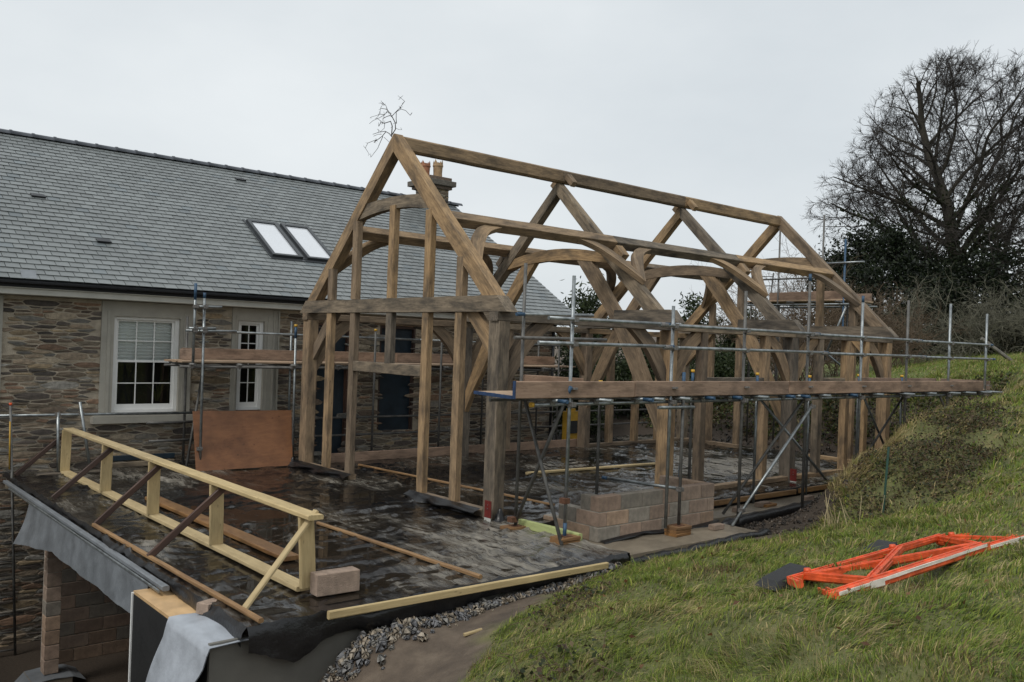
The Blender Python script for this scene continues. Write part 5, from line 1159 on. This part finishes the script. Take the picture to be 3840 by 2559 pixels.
def twig_bush(name, base, ell, n, r, mat, label, lean=.5, group=None):
    t = thing(name, tuple(base), label, 'bush', group); A, B, R_ = [], [], []
    def grow(p, d, ln, rr, dep):
        q = p
        for k in range(3):
            d = d+rng.normal(0, .22, 3); d = d/np.linalg.norm(d); e = q+d*ln/3; A.append(q); B.append(e); R_.append(rr*(1-.2*k)); q = e
            if dep:
                for _ in range(2 if rng.random() < .75 else 1):
                    dd = d+rng.normal(0, .75, 3); dd /= np.linalg.norm(dd); grow(q, dd, ln*rng.uniform(.4, .62), rr*.6, dep-1)
    for k in range(n):
        o = np.array([rng.uniform(-1, 1)*ell[0], rng.uniform(-1, 1)*ell[1], 0]); d = np.array([rng.normal(0, lean), rng.normal(0, lean), 1.]); grow(np.array(base)+o*.75, d/np.linalg.norm(d), ell[2]*rng.uniform(.5, .95), r, 3)
    V_, F_ = tubes_np(np.array(A), np.array(B), np.array(R_), np.array(R_)*.8, 3); obj_np('branches', mesh_np('branches', V_-np.array(base), F_), mat, t, tuple(base)); return t
H_ = 'leafless bushes behind the frame'
twig_bush('bare_bush', (18.9, 6.4, 1.6), (1.7, 1.3, 3.1), 46, .02, 'twig_brown', 'brown leafless bush behind the high scaffold platform', .35, H_)
twig_bush('bare_bush', (21.6, 5.2, 2.2), (1.6, 1.2, 2.0), 36, .019, 'twig_brown', 'low brown leafless bush behind the far gable rafter foot', .4, H_)
twig_bush('bare_bush', (24.6, 4.3, 2.5), (1.5, 1.3, 2.3), 26, .021, 'twig_lichen', 'grey lichened bush left of the leaning post', .6, H_)
twig_bush('bare_bush', (25.6, 1.9, 2.7), (1.6, 1.4, 2.2), 26, .021, 'twig_lichen', 'grey lichened bush above the leaning post', .6, H_)
twig_bush('bare_bush', (26.0, -.1, 2.8), (1.6, 1.4, 2.0), 22, .021, 'twig_lichen', 'grey lichened bush cut by the right picture edge', .6, H_)
bush('hedge', (27.5, 2.6, 2.6), (3.6, 3.0, 1.7), 90, 120, .35, .12, .06, ((.022, .022, .012), (.035, .032, .016), (.018, .022, .011)), 'dense dark hedge along the top of the field', 20, .03, 'hedge')
prop(MB().bar((18.3, -.35, 2.4), (17.5, .35, 3.15), .10, .09, ch=.02).build('leaning_post', 'fence_post'), 'weathered fence post leaning at the edge of the field', 'fence post')
# grass blades
def sample(n, x0, x1, y0, y1):
    x = rng.uniform(x0, x1, n); y = rng.uniform(y0, y1, n); return x, y
def in_view(x, y, z, m=.03):
    d = np.stack([x, y, z], 1)-CX; zf = d@_f; a = d@_R/np.maximum(zf, .1); b = d@_U/np.maximum(zf, .1); return (zf > .8) & (a > -.58-m) & (a < .84) & (b > -.44-m)
def vnoise(x, y, s, seed=0.):
    return np.sin(x*s+seed+1.7*np.sin(y*s*.73+seed*2))*np.sin(y*s*1.13-seed+1.3*np.sin(x*s*.61+seed))*.6+.4*np.sin(x*s*2.3+y*s*1.9+seed)*np.sin(y*s*2.7-x*s*.8)
def blades(name, x, y, ln, wd, cols, lean, label, stiff=.6):
    z = height(x, y); n = len(x); a = rng.uniform(0, 6.2832, n); tl = vnoise(x, y, 1.7, 3.)*2.5
    dx, dy = np.cos(a)*.6+np.cos(tl)*lean, np.sin(a)*.6+np.sin(tl)*lean; b = np.stack([x, y, z-.01], 1)
    l = ln*rng.uniform(.5, 1.3, n); bend = rng.uniform(.25, 1.1, n); d = np.stack([dx*bend, dy*bend, np.ones(n)*stiff], 1); d /= np.linalg.norm(d, axis=1)[:, None]
    d2 = d.copy(); d2[:, 2] -= rng.uniform(.2, 1.0, n); d2 /= np.linalg.norm(d2, axis=1)[:, None]
    s = np.stack([np.sin(a+1.57+rng.normal(0, .6, n)), np.cos(a), np.zeros(n)], 1)*(wd*rng.uniform(.7, 1.3, n))[:, None]*.5
    m = b+d*(l*.55)[:, None]; t = m+d2*(l*.5)[:, None]
    P = np.stack([b-s, b+s, m+s*.8, m-s*.8, t+s*.15, t-s*.15], 1).reshape(-1, 3); i = np.arange(n)[:, None]*6
    F = np.concatenate([i+np.array([[0, 1, 2, 3]]), i+np.array([[3, 2, 4, 5]])], 0)
    o = obj_np(name, mesh_np(name, P, F, np.repeat(cols, 6, 0)), 'grass'); return prop(o, label, 'grass', kind='stuff')
x, y = sample(2300000, -6.5, 20, -11, 1.5); d = np.hypot(x-CX[0], y-CX[1])
keep = (y < grass_edge(x)+.10*vnoise(x, y, 5., 1.)) & (rng.random(len(x)) < np.clip((4.2/d)**1.1, .05, 1)); x, y = x[keep], y[keep]; z = height(x, y); k = in_view(x, y, z); x, y, z = x[k], y[k], z[k]; d = np.hypot(x-CX[0], y-CX[1])
bram = lambda x, y: np.clip(1.3-np.hypot((x-5.9)/2.7, (y+3.62-.10*(x-6))/.98)**2, 0, 1)+np.clip(1-np.hypot((x+2.2)/1.0, (y+3.95-.45*(x+2.2))/.45)**2, 0, 1)*.4+np.clip(1-np.hypot((x+4.3)/.7, (y+5.75)/.5)**2, 0, 1)*.3
k = rng.random(len(x)) > bram(x, y)*.88; x, y, d = x[k], y[k], d[k]
k = ~((y > -6.80) & (y < -5.95) & (x > -2.62+(y+6.76)*.88) & (x < .05+(y+6.76)*.88) & (rng.random(len(x)) < .6)); x, y, d = x[k], y[k], d[k]
st_n = vnoise(x, y, 1.1, 5.)*.6+vnoise(x, y, 3.1, 2.)*.5; crest = np.clip(1.4-np.abs(y-(-2.5))/.45, 0, 1)*(x > 4.3)+np.clip((x-8)/3, 0, 1)*np.clip(1-np.abs(y+2.2)/1.2, 0, 1)*.6
green = np.array([(.155, .225, .030), (.21, .275, .042), (.28, .31, .058), (.075, .11, .02)])[rng.integers(0, 4, len(x))]; straw = np.array([(.50, .41, .19), (.37, .30, .14), (.25, .20, .085)])[rng.integers(0, 3, len(x))]
ps = np.clip(.26+.5*st_n+.75*crest, .05, .95); isS = rng.random(len(x)) < ps
bn = vnoise(x, y, 1.4, 12.)+.5*vnoise(x, y, 4.3, 7.); isB = (rng.random(len(x)) < np.clip((bn-.55)*1.4, 0, .75)); brown = np.array([(.15, .095, .045), (.10, .065, .034), (.22, .15, .075)])[rng.integers(0, 3, len(x))]
cols = np.where(isB[:, None], brown, np.where(isS[:, None], straw, green))*rng.uniform(.55, 1.35, (len(x), 1))
tf = np.clip(vnoise(x, y, 7.5, 8.)*.7+vnoise(x, y, 13., 3.)*.5+.35, 0, 1.3); ln = (.046+.080*tf**1.6)*np.clip(.8+d*.03, .8, 1.6)*np.where(isS, .9, 1.)
blades('grass', x, y, ln, .0078*np.clip(d/5, 1, 3.2), cols, .8, 'rough green and straw coloured grass covering the bank')
# taller tufts and matted straw
tx, ty = sample(2600, -6, 12, -9.5, -1.9); td = np.hypot(tx-CX[0], ty-CX[1]); k = (ty < grass_edge(tx)-.03) & (rng.random(len(tx)) < np.clip(5/td, .15, 1)); tx, ty = tx[k], ty[k]; k = in_view(tx, ty, height(tx, ty)) & ~((ty > -6.85) & (ty < -5.9) & (tx > -2.7+(ty+6.76)*.88) & (tx < .2+(ty+6.76)*.88)); tx, ty = tx[k], ty[k]
nb = 34; sp_r = rng.uniform(.02, .09, len(tx)); x = np.repeat(tx, nb)+rng.normal(0, 1, len(tx)*nb)*np.repeat(sp_r, nb); y = np.repeat(ty, nb)+rng.normal(0, 1, len(tx)*nb)*np.repeat(sp_r, nb); k = y < grass_edge(x)+.08; tid = np.repeat(np.arange(len(tx)), nb)[k]; x, y = x[k], y[k]; d = np.hypot(x-CX[0], y-CX[1])
kind = rng.random(len(tx)); kind = np.where(bram(tx, ty) > .3, kind*.45, kind); pal = np.array([(.46, .37, .18), (.30, .24, .11), (.17, .23, .036), (.11, .165, .026), (.24, .27, .055)])
ci = np.where(kind < .34, rng.integers(0, 2, len(tx)), rng.integers(2, 5, len(tx))); mixin = rng.random(len(x)) < .25; cidx = np.where(mixin, rng.integers(0, 5, len(x)), ci[tid]); tl = rng.uniform(.07, .17, len(tx))[tid]
blades('grass_tufts', x, y, tl, .0064*np.clip(d/5, 1, 3), pal[cidx]*rng.uniform(.7, 1.2, (len(x), 1)), 1.3, 'taller grass tufts and matted straw scattered over the bank', .75)
# straw fringe on the crest of the mound and coarse field grass beyond
cx_ = rng.uniform(4.6, 13.2, 420); cy_ = np.interp(cx_, [4.6, 6, 9, 13.2], [-2.75, -2.5, -2.3, -2.0])+rng.normal(0, .16, 420); x = np.repeat(cx_, 30)+rng.normal(0, .05, 12600); y = np.repeat(cy_, 30)+rng.normal(0, .05, 12600)
blades('crest_grass', x, y, np.repeat(rng.uniform(.10, .24, 420), 30), .013, np.array([(.50, .40, .20), (.38, .30, .15), (.27, .21, .10), (.24, .25, .07)])[rng.integers(0, 4, len(x))]*rng.uniform(.7, 1.2, (len(x), 1)), 1.2, 'pale straw grass fringe along the crest of the mound', .8)
x, y = sample(42000, 13.5, 27, -6, 5); k = in_view(x, y, height(x, y)); x, y = x[k], y[k]; g_ = vnoise(x, y, .9, 2.)
blades('field_grass', x, y, .10+.07*np.clip(g_, 0, 1), .03, np.where((rng.random(len(x)) < np.clip(.2+.4*g_, 0, .8))[:, None], np.array([(.34, .28, .13)]), np.array([(.17, .23, .04)]))*rng.uniform(.6, 1.3, (len(x), 1)), .9, 'coarse green grass on the field behind the frame')
# brambles: leaves over arching stems
x, y = sample(260000, -5.2, 12, -6.6, -1.9); k = (rng.random(len(x)) < np.clip(bram(x, y), 0, 1)*.42*np.clip(vnoise(x, y, 2.1, 4.)*1.3+.75, .08, 1)) & (y < grass_edge(x)+.12); x, y = x[k], y[k]; z = height(x, y); k = in_view(x, y, z); x, y, z = x[k], y[k], z[k]
C_ = np.stack([x, y, z+.015+.15*rng.random(len(x))**1.6*(.4+.6*np.clip(vnoise(x, y, 3.4, 6.)+.5, 0, 1))], 1)
V_, F_, K_ = leaves_np(C_, .046, .034, ((.026, .038, .015), (.040, .054, .020), (.060, .070, .028), (.09, .09, .042), (.075, .045, .026), (.055, .038, .024), (.14, .10, .05)), .45)
prop(obj_np('brambles', mesh_np('brambles', V_, F_, K_), 'leaf'), 'dark bramble leaves and creepers over the mound', 'bramble', kind='stuff')
j = rng.integers(0, len(x), 700); A, B = [], []
for i in j:
    p = np.array([x[i], y[i], z[i]]); dd = np.array([rng.normal(0, 1), rng.normal(0, 1), 1.2]); dd /= np.linalg.norm(dd); L_ = rng.uniform(.12, .4); m1 = p+dd*L_*.5; dd[2] -= .9; A += [p, m1]; B += [m1, m1+dd*L_*.6]
V_, F_ = tubes_np(np.array(A), np.array(B), np.full(len(A), .0035), np.full(len(A), .0025), 3)
prop(obj_np('bramble_stems', mesh_np('bramble_stems', V_, F_), 'twig_brown'), 'thin brown bramble stems arching over the mound', 'bramble', kind='stuff')
PP, FF, CC = [], [], []
for k in range(900):
    if k < 620: cx_, cy_ = rnd(3.3, 6.2), rnd(-2.75, -1.45)
    else: cx_, cy_ = rnd(-1.6, 2.6), -2.45-abs(random.gauss(0, .25))
    r = rnd(.012, .05) if k < 620 else rnd(.01, .03); c = np.array([cx_, cy_, gz(cx_, cy_)+r*.2]); FF.append(np.array(SF)+14*len(PP)); PP.append(stone_pts(c, r)); CC.append(np.tile(np.array(random.choice(((.05, .036, .025), (.085, .062, .044), (.035, .028, .022), (.13, .10, .075))))*rnd(.7, 1.1), (14, 1)))
prop(obj_np('rubble', mesh_np('rubble', np.concatenate(PP), np.concatenate(FF), np.concatenate(CC)), 'gravel'), 'dark clods and rubble between the concrete strip and the bank', 'rubble', kind='stuff')
x, y = sample(15000, 12.4, 15.4, -1.4, 8.5); z = height(x, y); k = (rng.random(len(x)) < np.clip(vnoise(x, y, 1.6, 9.)*.8+.45, .05, 1)) & (z > .12); x, y, z = x[k], y[k], z[k]
V_, F_, K_ = leaves_np(np.stack([x, y, z+.02+.16*rng.random(len(x))], 1), .11, .06, ((.03, .042, .016), (.055, .075, .022), (.09, .11, .03), (.08, .055, .03), (.16, .13, .06)), .3)
prop(obj_np('bank_plants', mesh_np('bank_plants', V_, F_, K_), 'leaf'), 'weeds and creepers on the cut earth bank behind the frame', 'weeds', kind='stuff')
PP, FF, CC = [], [], []
for k in range(700):
    cx_, cy_ = rnd(12.4, 15), rnd(-1.4, 7.5); r = rnd(.03, .11); c = np.array([cx_, cy_, gz(cx_, cy_)]); FF.append(np.array(SF)+14*len(PP)); PP.append(stone_pts(c, r)); CC.append(np.tile(np.array(random.choice(((.045, .032, .022), (.075, .054, .038), (.03, .024, .018))))*rnd(.7, 1.2), (14, 1)))
prop(obj_np('earth_clods', mesh_np('earth_clods', np.concatenate(PP), np.concatenate(FF), np.concatenate(CC)), 'gravel'), 'dark earth clods on the cut bank behind the frame', 'soil', kind='stuff')
ds = thing('dead_stalks', (2.9, -3.8, .2), 'clump of pale dead stalks standing below the green stake', 'dead plant')
for k in range(15):
    a = V(2.95+rnd(-.55, .45), -3.85+rnd(-.3, .25), 0); a.z = gz(a.x, a.y)-.02; tp = a+V(rnd(-.28, .12), rnd(-.1, .12), rnd(.25, .6)); MB().path([a, a.lerp(tp, .5)+V(rnd(-.03, .03), 0, 0), tp], [.006, .005, .003], 4).build('stalk', 'dead_stalk', ds)
x, y = sample(170, -4, 4, -7.6, -2.8); k = y < grass_edge(x)-.1; x, y = x[k], y[k]; z = height(x, y)
V_, F_, K_ = leaves_np(np.stack([x, y, z+.05], 1), .05, .036, ((.16, .075, .03), (.11, .055, .028), (.20, .11, .05)), .7); prop(obj_np('fallen_leaves', mesh_np('fallen_leaves', V_, F_, K_), 'leaf'), 'scattered brown fallen leaves on the grass', 'leaves', kind='stuff')
